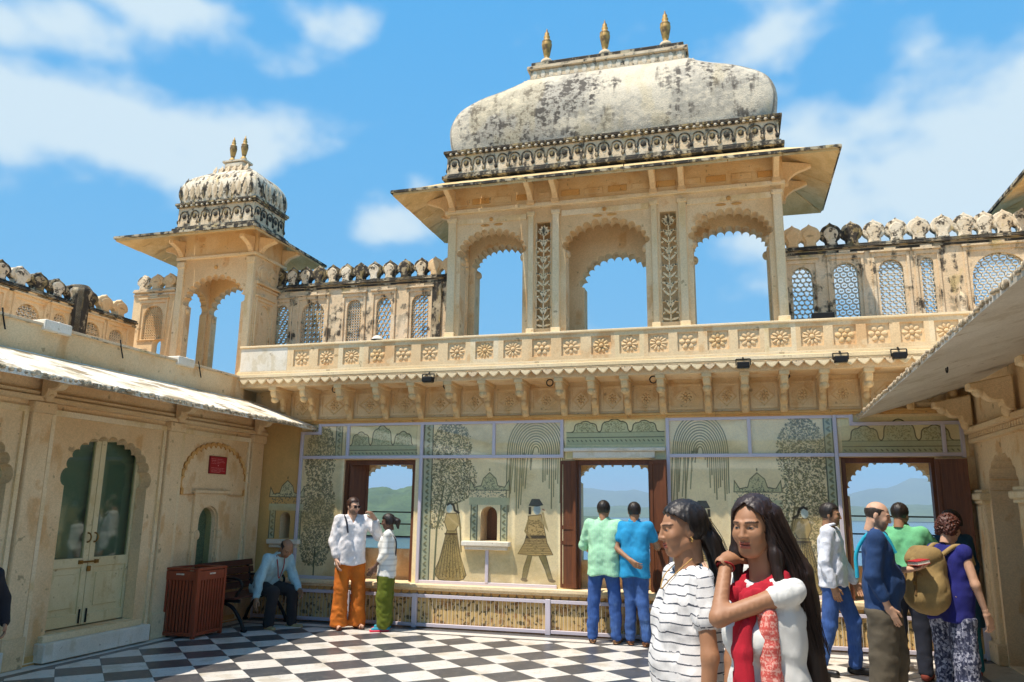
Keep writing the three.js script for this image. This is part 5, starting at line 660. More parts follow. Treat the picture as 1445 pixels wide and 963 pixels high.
let handCache; function handGeo() { // left hand hanging: wrist at origin, fingers down, palm towards -x, thumb forward (+z)
  if (handCache) return handCache; const f = new Field([-0.08, -0.22, -0.07], [0.05, 0.05, 0.1], 0.0052);
  f.cone([0, 0.03, 0], [0, -0.01, 0], 0.026, 0.024, 0.01); for (const z of [-0.024, -0.008, 0.01, 0.026]) f.cone([0, -0.012, z * 0.6], [-0.002, -0.085, z], 0.0155, 0.0125, 0.016);
  const fg = [[-0.029, 0.066, 0.0078], [-0.01, 0.082, 0.0086], [0.009, 0.088, 0.009], [0.028, 0.08, 0.0088]];
  for (const [z, L, r] of fg) { const a = [-0.002, -0.088, z], b = [-0.01, -0.088 - L * 0.45, z * 1.08], c = [-0.028, -0.088 - L * 0.75, z * 1.08], d = [-0.048, -0.088 - L * 0.88, z * 1.05]; f.cone(a, b, r + 0.001, r, 0.004).cone(b, c, r, r * 0.94, 0.004).cone(c, d, r * 0.94, r * 0.82, 0.004); }
  f.cone([-0.006, -0.025, 0.02], [-0.02, -0.062, 0.05], 0.015, 0.0115, 0.012).cone([-0.02, -0.062, 0.05], [-0.03, -0.098, 0.056], 0.011, 0.0088, 0.005);
  return handCache = f.mesh();
}
const fabricBump = tex(256, 256, (u, v) => { const k = 90 + 80 * ((Math.floor(u * 128) + Math.floor(v * 128)) & 1) + 60 * tf(u, v, 30, 30, 8, 3); return [k, k, k]; }, 0.25, 0.25, false);
const cloth = (rgb, o = {}) => { const seed = Math.round(rgb[0] * 3 + rgb[1] * 5 + rgb[2] * 7); return new THREE.MeshPhysicalMaterial({ map: tex(192, 192, (u, v) => { const k = 0.84 + 0.24 * tf(u, v, 6, 6, seed, 5) + 0.06 * (tn(u, v, 96, 96, seed) - 0.5); return [rgb[0] * k, rgb[1] * k, rgb[2] * k]; }, 0.5), roughness: 0.92, sheen: 0.25, sheenRoughness: 0.6, bumpMap: fabricBump, bumpScale: 0.0012, ...o }); };
const patterned = (fn, s, w = 256) => std({ map: tex(w, w, fn, s), roughness: 0.92, bumpMap: fabricBump, bumpScale: 0.0012 });
const hairMat = (rgb) => std({ map: tex(128, 128, (u, v) => { const k = 0.25 + 1.5 * tf(u, v, 70, 3, rgb[0], 3); return [rgb[0] * k, rgb[1] * k, rgb[2] * k]; }, 0.16, 0.6), roughness: 0.5 });
const skinMat = new THREE.MeshPhysicalMaterial({ vertexColors: true, roughness: 0.58, sheen: 0.2 });
const leatherBlack = std({ color: 0x14110f, roughness: 0.4 });
/* o: at [x, z], face deg (0 = towards +z), H, skin, fem, lean, leanSide, head [yaw, pitch], arms / legs {L, R: {u, f}}, shirt, pants, hair, shoes, cell, y0 */
function person(label, o) {
  const T = thing('person', label, 'person', o.group); T.position.set(o.at[0], o.y0 || 0, o.at[1]); T.rotation.y = R(o.face);
  const s = (o.H || 1.72) / 1.73, cell = o.cell || 0.014, bw = (o.bulk || 1), hipY = (o.hipY ?? 0.93) * s, ln = R(o.lean || 0), ls = R(o.leanSide || 0);
  const hip = [0, hipY, o.hipZ || 0], sp = vn([Math.sin(ls), Math.cos(ln), Math.sin(ln)]), fw = vn([0, -Math.sin(ln), Math.cos(ln)]), tw = R(o.twist || 0), sd = [Math.cos(tw), 0, -Math.sin(tw)];
  const up = (k, side = 0, f = 0) => vadd(vadd(vadd(hip, sp, k * s), sd, side * s * bw), fw, f * s);
  const sw = o.fem ? 0.155 : 0.18, Sh = {}, El = {}, Wr = {}, Hp = {}, Kn = {}, An = {}, To = {};
  const arms = { L: { u: [0.14, -1, 0], f: [0.04, -1, 0.2] }, R: { u: [-0.14, -1, 0], f: [-0.04, -1, 0.2] }, ...(o.arms || {}) }, legs = { L: { u: [0.05, -1, 0.03], f: [0, -1, -0.04] }, R: { u: [-0.05, -1, 0.03], f: [0, -1, -0.04] }, ...(o.legs || {}) };
  const toLocal = ([x, y, z]) => { const c = Math.cos(R(o.face)), n = Math.sin(R(o.face)); return [x * c - z * n, y, x * n + z * c]; };
  for (const k of ['L', 'R']) for (const e of ['u', 'f', 'h', 'z']) if (arms[k]['w' + e]) arms[k][e] = toLocal(arms[k]['w' + e]);
  let low = 9;
  for (const [k, m] of [['L', 1], ['R', -1]]) { Sh[k] = up(0.47 + (arms[k].lift || 0), m * sw); El[k] = vadd(Sh[k], vn(arms[k].u), 0.285 * s); Wr[k] = vadd(El[k], vn(arms[k].f), 0.245 * s); Hp[k] = vadd(hip, sd, m * 0.085 * s * bw); Kn[k] = vadd(Hp[k], vn(legs[k].u), 0.435 * s); An[k] = vadd(Kn[k], vn(legs[k].f), 0.415 * s); low = Math.min(low, An[k][1]); }
  const dy = 0.085 * s - low; if (!o.sit) for (const S of [Sh, El, Wr, Hp, Kn, An]) for (const k of ['L', 'R']) S[k] = [S[k][0], S[k][1] + dy, S[k][2]]; const D = o.sit ? 0 : dy; hip[1] += D;
  for (const k of ['L', 'R']) { const td = legs[k].t || [k === 'L' ? 0.25 : -0.25, 0, 1]; To[k] = vadd(vadd(An[k], vn(td), 0.15 * s), [0, -0.055 * s, 0]); }
  const neck = up(0.53), hc = vadd(vadd(vadd(up(o.fem ? 0.66 : 0.645), fw, 0.02 * s), [0, 0, (o.headF || 0)]), o.headOff || [0, 0, 0]);
  const box = () => { const P = [hip, up(0.75), ...[Sh, El, Wr, Hp, Kn, An, To].flatMap((q) => [q.L, q.R])]; return [[0, 1, 2].map((i) => Math.min(...P.map((p) => p[i])) - 0.26), [0, 1, 2].map((i) => Math.max(...P.map((p) => p[i])) + 0.26)]; };
  const [b0, b1] = box(), r = (k) => k * s * bw;
  // skin: the whole body, hidden where clothes cover it
  const B = new Field(b0, b1, cell);
  for (const m of [-1, 1]) B.cone(up(0.02, m * 0.07), up(0.36, m * (sw - 0.09)), r(0.085), r(0.085), 0.06); B.cone(up(0.45), up(0.62, 0, 0.012), 0.052 * s, 0.047 * s, 0.04); B.cone(Sh.L, Sh.R, r(o.fem ? 0.03 : 0.04), r(o.fem ? 0.03 : 0.04), 0.03);
  for (const k of ['L', 'R']) { const am = o.fem ? 0.85 : 1; B.cone(Sh[k], El[k], r(0.044) * am, r(0.037) * am, 0.02).cone(El[k], Wr[k], r(0.038) * am, 0.0235 * s, 0.02); B.cone(Hp[k], Kn[k], r(0.075), r(0.05), 0.03).cone(Kn[k], An[k], r(0.05), 0.034 * s, 0.02).cone(vadd(An[k], [0, -0.04 * s, 0]), To[k], 0.034 * s, 0.03 * s, 0.02); }
  const tone = o.skin || [0.3, 0.16, 0.09], bodyG = colourBy(B.mesh(), (x, y, z) => { const k = 1 + 0.16 * fbm3(x * 22, y * 22, z * 22, 3); return [tone[0] * k, tone[1] * k, tone[2] * k]; });
  const hq = new THREE.Quaternion().setFromEuler(new THREE.Euler(R(o.head?.[1] || 0), R(o.head?.[0] || 0), R(o.head?.[2] || 0), 'YXZ')), hs = s * (o.headScale || 0.94);
  const hm = new THREE.Matrix4().compose(new THREE.Vector3(...hc), hq, new THREE.Vector3(hs, hs, hs));
  const hg = colourBy(headGeo(!!o.fem, o.hcell || 0.0055).clone(), (x, y, z) => {
    const ax = Math.abs(x), w = o.fem ? 0.94 : 1; let c = [...tone];
    const blotch = 1 + 0.14 * n3(x * 40, y * 40, z * 40); c = c.map((q) => q * blotch);
    if (ax < 0.022 && y < -0.0495 && y > -0.0745 && z > 0.076) c = o.fem ? [tone[0] * 0.95, tone[1] * 0.5, tone[2] * 0.6] : [tone[0] * 0.9, tone[1] * 0.7, tone[2] * 0.75];
    if (Math.hypot(ax - 0.031 * w, (y - 0.005) * 2.3) < 0.0105 && z > 0.074) c = Math.hypot(ax - 0.031 * w, y - 0.006) < 0.0058 ? [0.02, 0.012, 0.01] : [0.3, 0.26, 0.23];
    if (ax > 0.012 && ax < 0.052 && Math.abs(y - 0.0275 + (ax - 0.03) ** 2 * 4) < 0.0034 && z > 0.05) c = tone.map((q) => q * 0.22);
    if (o.beard && y < -0.03 && z > -0.01 && !(ax < 0.02 && y > -0.075 && y < -0.048 && z > 0.08) && !(y > -0.055 + ax * 0.3 && z > 0.055)) c = c.map((q) => q * mix(1, o.beard === true ? 0.25 : o.beard, sst(-0.03, -0.06, y)));
    return c; }).applyMatrix4(hm);
  const parts = [bodyG, hg];
  for (const [k, m] of [['L', 1], ['R', -1]]) {
    const g = handGeo().clone(); if (m < 0) { g.scale(-1, 1, 1); const ix = g.index.array; for (let i = 0; i < ix.length; i += 3) { const t = ix[i]; ix[i] = ix[i + 1]; ix[i + 1] = t; } g.computeVertexNormals(); }
    const Y = new THREE.Vector3(...vn(arms[k].h || arms[k].f)).negate(), Zf = new THREE.Vector3(...(arms[k].z || [0, 0.15, 1])); const X = new THREE.Vector3().crossVectors(Y, Zf).normalize(), Z = new THREE.Vector3().crossVectors(X, Y);
    const mm = new THREE.Matrix4().makeBasis(X, Y, Z).scale(new THREE.Vector3(s, s, s)); mm.setPosition(...Wr[k]); g.applyMatrix4(mm); parts.push(colourBy(g, () => tone));
  }
  const all = mergeGeometries(parts.map((g) => { const q = g.clone(); q.deleteAttribute('uv'); return q; })); const body = new THREE.Mesh(all, skinMat); body.name = 'body'; body.castShadow = body.receiveShadow = true; T.add(body);
  const add = (name, g, mat) => { const q = boxUV(g); const m = new THREE.Mesh(q, mat); m.name = name; m.castShadow = m.receiveShadow = true; T.add(m); return m; };
  const fold = (amp, fx, fy, sd0) => (x, y, z, v) => v + amp * 0.55 * fbm3(x * fx + sd0, y * fy, z * fx + 5, 2) + amp * 0.5 * (Math.abs(n3(x * 11 + y * 6 + sd0, y * 9 - x * 5, z * 11 + 2)) - 0.25) + amp * 0.25 * Math.abs(n3(x * 24 + sd0, y * 20 + x * 9, z * 24));
  if (o.shirt) { // {mat, sleeve 0..2, hem (below hip), ease, belly}
    const S = o.shirt, e = S.ease ?? 0.02, F = new Field(b0, b1, cell), hem = (S.hem ?? 0.12);
    for (const m of [-1, 1]) F.cone(up(-hem, m * 0.075), up(0.1, m * 0.065), r(0.09 + e * (S.flare ?? 1.3)), r(0.088 + e), 0.05).cone(up(0.08, m * 0.065), up(0.37, m * (sw - 0.085)), r(0.086 + e), r(0.084 + e), 0.06); const sr = o.fem ? 0.8 : 1; F.cone(Sh.L, Sh.R, r(0.045 + e * 0.5) * sr, r(0.045 + e * 0.5) * sr, 0.05); F.cone(up(0.42), up(0.525), r(0.07), 0.058 * s, 0.05);
    if (S.belly) F.ell(up(0.13, 0, 0.07), [0.13 * s, 0.15 * s, 0.11 * s * S.belly], 0.06); if (o.fem) for (const m of [-1, 1]) F.ell(up(0.3, m * 0.065, 0.085), [0.062 * s, 0.068 * s, 0.06 * s], 0.05);
    for (const k of ['L', 'R']) { const sl = S.sleeve ?? 2; if (sl <= 0.1) { F.cone(Sh[k], vadd(Sh[k], vn(arms[k].u), 0.03), r(0.05), r(0.05), 0.03); continue; } const t1 = Math.min(1, sl), p = [0, 1, 2].map((i) => mix(Sh[k][i], El[k][i], t1)); const a0 = o.fem ? 0.0405 : 0.05, kk = o.fem ? 0.015 : 0.03, ak = S.armK ?? 1; F.cone(Sh[k], p, r(a0 + e * 0.5) * ak, r(mix(a0, a0 * 0.86, t1) + e * (sl < 1 ? 0.9 : 0.7)) * ak, kk); if (sl > 1) { const q = [0, 1, 2].map((i) => mix(El[k][i], Wr[k][i], sl - 1)); F.cone(El[k], q, r(0.042 + e * 0.7), r(0.03 + e * 0.6), 0.02); } }
    const hb = up(-hem); F.post((x, y, z, v) => { let d = fold(S.fold ?? 0.02, 7, 4, o.at[0])(x, y, z, v); d = Math.max(d, (hb[1] - y) * 1 - 0.012 * Math.sin(x * 20 + z * 14) - (o.sit ? 9 : 0)); const nk = Math.hypot(x - neck[0], (y - neck[1] - 0.02 - (S.neck || 0)) * 1.1, z - neck[2] - 0.03); d = Math.max(d, (S.neckR ?? 0.062) * s - nk); if (S.vneck) d = Math.max(d, -(Math.abs(x) * 1.2 - (y - (neck[1] - S.vneck)) * 0.5 + (z > neck[2] ? 0 : 1))); return d; });
    add(S.name || 'shirt', F.mesh(), S.mat);
    if (S.collar) { const C = new THREE.TorusGeometry(0.062 * s, 0.014, 7, 20, 6.3); C.rotateX(Math.PI / 2 - 0.25); C.translate(neck[0], neck[1] + 0.012, neck[2] + 0.008); add('collar', clean(C), S.mat); }
  }
  if (o.pants) { const P = o.pants, e = P.ease ?? 0.014, F = new Field(b0, b1, cell); F.cone(vadd(Hp.L, [0, 0.05, 0]), vadd(Hp.R, [0, 0.05, 0]), r(0.095 + e * 0.5), r(0.095 + e * 0.5), 0.05); F.cone(up(0.03, 0.05), up(0.03, -0.05), r(0.1), r(0.1), 0.04); F.ell(vadd(hip, fw, -0.045), [0.15 * s * bw, 0.12 * s, 0.1 * s * bw], 0.05);
    for (const k of ['L', 'R']) { F.cone(Hp[k], Kn[k], r(0.084 + e), r(0.056 + e * 1.2), 0.04); const q = vadd([0, 1, 2].map((i) => mix(Kn[k][i], An[k][i], P.to ?? 0.98)), [0, 0, 0]); F.cone(Kn[k], q, r(0.055 + e * 1.2), (P.cuff ?? 0.05) + e, 0.03); }
    const ys = Math.min(An.L[1], An.R[1]); const ht = o.shirt && !o.sit ? up(-(o.shirt.hem ?? 0.12))[1] + 0.02 : 99; F.post((x, y, z, v) => { const bot = y < ys + 0.22 ? 1.25 : 0.8; return Math.max(v + 0.05 * sst(ht, ht + 0.05, y) + 0.7 * (P.fold ?? 0.018) * bot * (fbm3(x * 6 + 3 + o.at[0], y * 9, z * 6, 3) + 0.5 * (Math.abs(n3(x * 9 + o.at[0], y * 14 + x * 6, z * 9)) - 0.25)), ys - 0.05 - y); }); add(P.name || 'trousers', F.mesh(), P.mat);
  }
  if (o.shoes !== false) for (const k of ['L', 'R']) { const q = o.shoes || {}; const F = new Field([0, 1, 2].map((i) => Math.min(An[k][i], To[k][i]) - 0.12), [0, 1, 2].map((i) => Math.max(An[k][i], To[k][i]) + 0.12), 0.01); const heel = vadd(vadd(An[k], vn([To[k][0] - An[k][0], 0, To[k][2] - An[k][2]]), -0.045), [0, -0.045 * s, 0]); F.cone(heel, To[k], 0.04 * s, 0.038 * s, 0.02).cone(An[k], vadd(An[k], [0, -0.04, 0]), 0.04 * s, 0.042 * s, 0.03); const gy = Math.min(heel[1], To[k][1]) - 0.036; if (!q.sandal) F.post((x, y, z, v) => Math.max(v, gy - y, y - An[k][1] + 0.02)); else F.post((x, y, z, v) => Math.max(v, gy - y, y - gy - 0.018 - (Math.abs(Math.sin((x + z) * 45)) > 0.82 ? 0.04 : 0))); add('shoe', F.mesh(), q.mat || leatherBlack); }
  if (o.hair) { const Hh = o.hair, hcell = o.hcell ? 0.0045 : 0.007, len = Hh.len || 0, F = new Field([-0.2, -0.16 - len, -0.24], [0.2, 0.17, 0.14], hcell), th = Hh.th ?? 0.013;
    F.ell([0, 0.033, -0.018], [0.074 + th, 0.086 + th, 0.093 + th], 0.01); if (Hh.fill) for (const m of [-1, 1]) F.ell([m * 0.05, -0.02, -0.05], [0.045, 0.08, 0.06], 0.03);
    const line = Hh.line ?? 0.07, low = Hh.low ?? -0.05; F.post((x, y, z, v) => { let d = v; const fz = 0.02 - (Hh.side ?? 0.0); const face = Math.min(z - fz - Math.abs(x) * 0.05, line - y + Math.abs(x) * (Hh.curve ?? 0.2) - Math.max(0, 0.05 - z) * 0.6); d = Math.max(d, Math.min(face, 0.05)); d = Math.max(d, (low - y) + (z > -0.02 ? 0.02 : 0)); if (Hh.bald) d = Math.max(d, y - Hh.bald + Math.max(0, -z - 0.05) * 0.4); return d; });
    for (const [a, b, ra, rb] of Hh.locks || []) F.cone(a, b, ra, rb, 0.02);
    F.post((x, y, z, v) => v + (Hh.rough ?? 0.0035) * n3(x * 70, y * (Hh.curl ? 70 : 7), z * 70) + 0.0025 * n3(x * 150, y * 9, z * 150)); const g = F.mesh(); g.applyMatrix4(hm); add('hair', g, Hh.mat); }
  T.userData.rig = undefined; delete T.userData.rig;
  const rig = { T, s, hip, up, neck, hc, hm, Sh, El, Wr, An, To, add, sd, fw, sp }; return rig;
}
const worldOf = (rig, p) => new THREE.Vector3(...p).applyAxisAngle(new THREE.Vector3(0, 1, 0), rig.T.rotation.y).add(rig.T.position);
const black = hairMat([30, 22, 18]), brownHair = hairMat([58, 34, 22]), darkBrown = hairMat([40, 25, 21]);
function strands(rig, name, paths, n, spread, mat, seed) { // loose single hairs along the given paths
  const r = mulberry(seed), gs = []; for (let i = 0; i < n; i++) { const P = paths[i % paths.length], a = r() * 6.283, w = Math.sqrt(r()) * spread, pts = P.map((p, k) => { const sp = w * (0.75 + 0.35 * k / P.length), j = 0.006; return new THREE.Vector3(p[0] + Math.cos(a) * sp + (r() - 0.5) * j, p[1] + (r() - 0.5) * 0.03, p[2] + Math.sin(a) * sp + (r() - 0.5) * j); }); gs.push(clean(new THREE.TubeGeometry(new THREE.CatmullRomCurve3(pts), 12, 0.0016, 3))); } rig.add(name, mergeGeometries(gs), mat); }
const BRN = [0.33, 0.17, 0.09], LIGHT = [0.56, 0.33, 0.22], DARK = [0.13, 0.065, 0.04], MID = [0.36, 0.178, 0.093];
const denim = (c) => { const sd = c[0]; return std({ map: tex(256, 256, (u, v) => { const k = 0.78 + 0.3 * tf(u, v, 7, 5, sd, 5) + 0.14 * (tn(u, v, 128, 20, sd) - 0.5), w = 0.35 * sst(0.55, 0.75, tf(u, v, 5, 3, sd + 4, 4)); const q = lerp3(c, [150, 176, 206], w); return [q[0] * k, q[1] * k, q[2] * k]; }, 0.7), roughness: 0.9, bumpMap: fabricBump, bumpScale: 0.0015 }); };
const shortHair = { mat: black, th: 0.014, low: -0.055, line: 0.066 };
// man in orange trousers, hand at his sunglasses
{
  const q = person('man in white shirt and orange trousers lifting a hand to his sunglasses', { at: [-5.08, -9.98], face: 42, H: 1.75, skin: LIGHT, head: [22, 8], beard: 0.35, arms: { R: { u: [-0.2, -1, 0.0], f: [0.1, -1, 0.35] }, L: { u: [0.55, -0.75, 0.35], f: [-0.3, 0.95, 0.32], h: [-0.6, 0.75, 0.1], z: [-0.3, -0.3, -0.8] } }, legs: { L: { u: [0.1, -1, 0.06], f: [0, -1, -0.05] }, R: { u: [-0.05, -1, 0.0], f: [0, -1, 0] } }, shirt: { mat: cloth([236, 232, 232]), sleeve: 1.8, hem: 0.12, ease: 0.035, vneck: 0.12, fold: 0.035 }, pants: { mat: cloth([206, 112, 28]), ease: 0.03, cuff: 0.085, fold: 0.04, to: 1.04 }, hair: { mat: brownHair, th: 0.013, low: -0.04, line: 0.064 }, shoes: { mat: cloth([112, 62, 40]), sandal: true } });
  const gl = [-1, 1].flatMap((m) => [ellipsoid(m * 0.033, 0.004, 0.092, 0.029, 0.02, 0.008), bar([m * 0.062, 0.01, 0.085], [m * 0.08, 0.008, -0.01], 0.003, 5)]); gl.push(bar([-0.012, 0.01, 0.098], [0.012, 0.01, 0.098], 0.003, 5)); const g = join(gl); g.applyMatrix4(q.hm); q.add('sunglasses', g, std({ color: 0x2a0f10, roughness: 0.2 }));
  const st = new THREE.TubeGeometry(new THREE.CatmullRomCurve3([[-0.09, 0.3, 0.15], [-0.11, 0.46, 0.1], [-0.12, 0.525, 0.0], [-0.12, 0.45, -0.14]].map(([x, k, f]) => new THREE.Vector3(...q.up(k, x, f)))), 16, 0.012, 5); q.add('strap', clean(st), cloth([26, 28, 44]));
  const p = worldOf(q, q.up(0.24, -0.04, -0.2)); const b = thing('backpack', 'dark navy backpack on the back of the man in orange trousers', 'backpack'); b.position.copy(p); b.rotation.y = q.T.rotation.y; put('bag', new RoundedBoxGeometry(0.28, 0.4, 0.13, 3, 0.05), cloth([24, 26, 40]), b); put('pocket', new RoundedBoxGeometry(0.2, 0.18, 0.05, 2, 0.02).translate(0, -0.08, -0.075), cloth([24, 26, 40]), b);
}
// woman in olive trousers
{
  const knit = patterned((u, v) => { const a = (Math.floor(u * 24) + Math.floor(v * 24)) & 1, b = tn(u, v, 64, 64, 3), l = Math.floor(v * 12) % 3 === 0; const k = 206 + 22 * a + 18 * b - (l ? 22 : 0); return [k, k, k - 6]; }, 0.3);
  const q = person('woman in white knitted top and loose olive trousers with bright trainers', { at: [-4.55, -10.02], face: -72, H: 1.52, fem: true, skin: DARK, head: [-4, 12], bulk: 1.05, arms: { L: { u: [0.12, -1, 0.1], f: [-0.05, -0.85, 0.6] }, R: { u: [-0.14, -1, 0.05], f: [0.1, -0.85, 0.6] } }, shirt: { mat: knit, sleeve: 1.45, hem: 0.16, ease: 0.028, flare: 1.6 }, pants: { mat: cloth([94, 104, 18]), ease: 0.045, cuff: 0.05, fold: 0.045, to: 0.9 }, hair: { mat: black, th: 0.016, low: -0.06, line: 0.06, len: 0.1, fill: true, locks: [[[0, 0.01, -0.115], [0, -0.03, -0.16], 0.045, 0.05], [[0, -0.03, -0.16], [0, -0.13, -0.15], 0.045, 0.02]] }, shoes: { mat: cloth([52, 150, 176]) } });
  for (const k of ['L', 'R']) { const a = q.An[k], t = q.To[k], d = vn([t[0] - a[0], 0, t[2] - a[2]]); const g = new RoundedBoxGeometry(0.085, 0.022, 0.25, 2, 0.01); g.rotateY(Math.atan2(d[0], d[2])); g.translate(mix(a[0], t[0], 0.45), 0.012, mix(a[2], t[2], 0.45)); q.add('sole', clean(g), cloth([222, 60, 84])); }
  const st = new THREE.TubeGeometry(new THREE.CatmullRomCurve3([[0.06, 0.3, 0.14], [0.1, 0.5, 0.03], [0.09, 0.4, -0.12], [0.05, 0.15, -0.13]].map(([x, k, f]) => new THREE.Vector3(...q.up(k, x, f)))), 16, 0.009, 5); q.add('strap', clean(st), cloth([30, 34, 50]));
}
// seated man
{
  const q = person('man in pale blue shirt sitting bent forward on the bench end', { at: [-6.02, -9.78], face: 72, H: 1.7, skin: BRN, sit: true, hipY: 0.52, hipZ: -0.32, lean: 34, headF: 0.05, head: [-14, 42], headScale: 1.02, beard: 0.7, arms: { R: { u: [-0.35, -0.95, 0.0], f: [-0.2, -0.95, 0.05] }, L: { u: [0.1, -0.9, 0.35], f: [-0.15, -0.5, 0.6] } }, legs: { L: { u: [0.16, -0.12, 1], f: [0.05, -1, 0.0] }, R: { u: [-0.2, -0.12, 1], f: [-0.02, -1, -0.12] } }, shirt: { mat: cloth([164, 200, 208]), sleeve: 1.9, hem: 0.02, ease: 0.03, fold: 0.035, collar: true }, pants: { mat: cloth([40, 38, 40]), ease: 0.02 }, hair: { mat: black, th: 0.008, low: -0.06, line: 0.06, bald: 0.06 }, shoes: { mat: cloth([176, 146, 100]) } });
  const st = new THREE.TubeGeometry(new THREE.CatmullRomCurve3([[-0.07, 0.53, 0.02], [-0.05, 0.42, 0.12], [0, 0.27, 0.19], [0.05, 0.42, 0.12], [0.07, 0.53, 0.02]].map(([x, k, f]) => new THREE.Vector3(...q.up(k, x, f)))), 20, 0.007, 5); q.add('lanyard', clean(st), cloth([150, 34, 44]));
}
// two men looking out of the central window, backs to the courtyard
{
  const check = patterned((u, v) => { const a = Math.floor(u * 30) % 2, b = Math.floor(v * 30) % 2, n = tn(u, v, 60, 60, 4) * 14; return [146 + 14 * a + n, 200 + 8 * b + n, 162 + 12 * a + n]; }, 0.3);
  person('man in mint green shirt and jeans leaning at the central window', { at: [-1.62, -10.02], face: 184, H: 1.75, skin: BRN, head: [-6, 8], lean: 5, arms: { L: { u: [0.3, -0.95, 0.2], f: [-0.2, -0.3, 0.9] }, R: { u: [-0.45, -0.8, 0.25], f: [0.25, -0.2, 0.95] } }, legs: { L: { u: [0.1, -1, 0.02], f: [0.04, -1, -0.02] }, R: { u: [-0.1, -1, 0.02], f: [-0.03, -1, -0.02] } }, shirt: { mat: check, sleeve: 1.2, hem: 0.14, ease: 0.03, fold: 0.03, collar: true }, pants: { mat: denim([56, 94, 162]), ease: 0.016, fold: 0.03 }, hair: shortHair, shoes: { mat: cloth([150, 110, 74]), sandal: true } });
  person('man in bright blue polo shirt with one hand behind his back', { at: [-1.24, -10.02], face: 176, H: 1.73, skin: BRN, head: [10, 6], lean: 3, arms: { L: { u: [0.12, -0.95, -0.28], f: [-0.75, -0.5, -0.35], z: [0, -1, 0.2] }, R: { u: [-0.3, -0.9, 0.35], f: [0.1, -0.1, 0.95] } }, legs: { L: { u: [-0.06, -1, 0.05], f: [0.02, -1, -0.02] }, R: { u: [-0.02, -1, -0.02], f: [-0.1, -1, -0.05] } }, shirt: { mat: cloth([34, 146, 198]), sleeve: 0.55, hem: 0.14, ease: 0.022, collar: true }, pants: { mat: denim([60, 96, 158]), ease: 0.012, fold: 0.03 }, hair: shortHair, shoes: { mat: cloth([132, 88, 56]), sandal: true } });
}
// two women in the foreground
{
  const stripes = patterned((u, v) => { const y = v + 0.012 * Math.sin(u * 12.566), k = (y * 12) % 1, w = tf(u, v, 14, 14, 6, 4), on = k < 0.05 + 0.09 * sst(0.3, 0.5, w); const b = 216 + 22 * tf(u, v, 8, 8, 9, 4) - 10 * tn(u, v, 128, 128, 2); return on ? [62, 66, 78] : [b, b - 2, b - 4]; }, 0.42, 512);
  const q = person('young woman in white top with thin dark stripes and a ponytail', { at: [-0.2, -3.34], face: -68, H: 1.67, fem: true, skin: MID, cell: 0.011, hcell: 0.0036, head: [2, 6], bulk: 1.02, twist: 0, arms: { L: { u: [0.2, -1, -0.02], f: [-0.02, -1, 0.1] }, R: { u: [-0.15, -1, 0.02], f: [0, -1, 0.2] } }, shirt: { mat: stripes, sleeve: 0.5, hem: 0.01, ease: 0.022, flare: 1.2, belly: 0.85, fold: 0.03, neckR: 0.085 }, pants: { mat: denim([30, 40, 84]), ease: 0.012 }, hair: { mat: black, th: 0.015, low: -0.07, line: 0.088, curve: -0.35, side: 0.03, len: 0.3, locks: [[[0, 0.0, -0.1], [0, -0.07, -0.13], 0.04, 0.042], [[0, -0.07, -0.13], [0.01, -0.2, -0.15], 0.045, 0.04], [[0.01, -0.2, -0.15], [0.015, -0.36, -0.17], 0.04, 0.014], [[0.02, -0.05, -0.11], [0.05, -0.24, -0.16], 0.03, 0.018]] }, shoes: {} });
  for (const m of [1, -1]) { const g = join([new THREE.TorusGeometry(0.008, 0.0025, 6, 12).translate(m * 0.078, -0.045, -0.012), ellipsoid(m * 0.078, -0.034, -0.01, 0.004, 0.004, 0.004)]); g.applyMatrix4(q.hm); q.add('earring', g, M.gold); }
  { const at = (x, y, z) => { const v = new THREE.Vector3(x, y, z).applyMatrix4(q.hm); return [v.x, v.y, v.z]; }; strands(q, 'loose_hair', [[at(0, 0.02, -0.1), at(0, -0.07, -0.14), at(0.01, -0.2, -0.16), at(0.015, -0.38, -0.17)]], 90, 0.05, black, 4); }
  const nl = new THREE.TubeGeometry(new THREE.CatmullRomCurve3([[-0.06, 0.545, 0.0], [-0.05, 0.47, 0.085], [0, 0.42, 0.115], [0.05, 0.47, 0.085], [0.06, 0.545, 0.0]].map(([x, k, f]) => new THREE.Vector3(...q.up(k, x, f)))), 20, 0.0025, 5); q.add('necklace', clean(nl), M.gold);
}
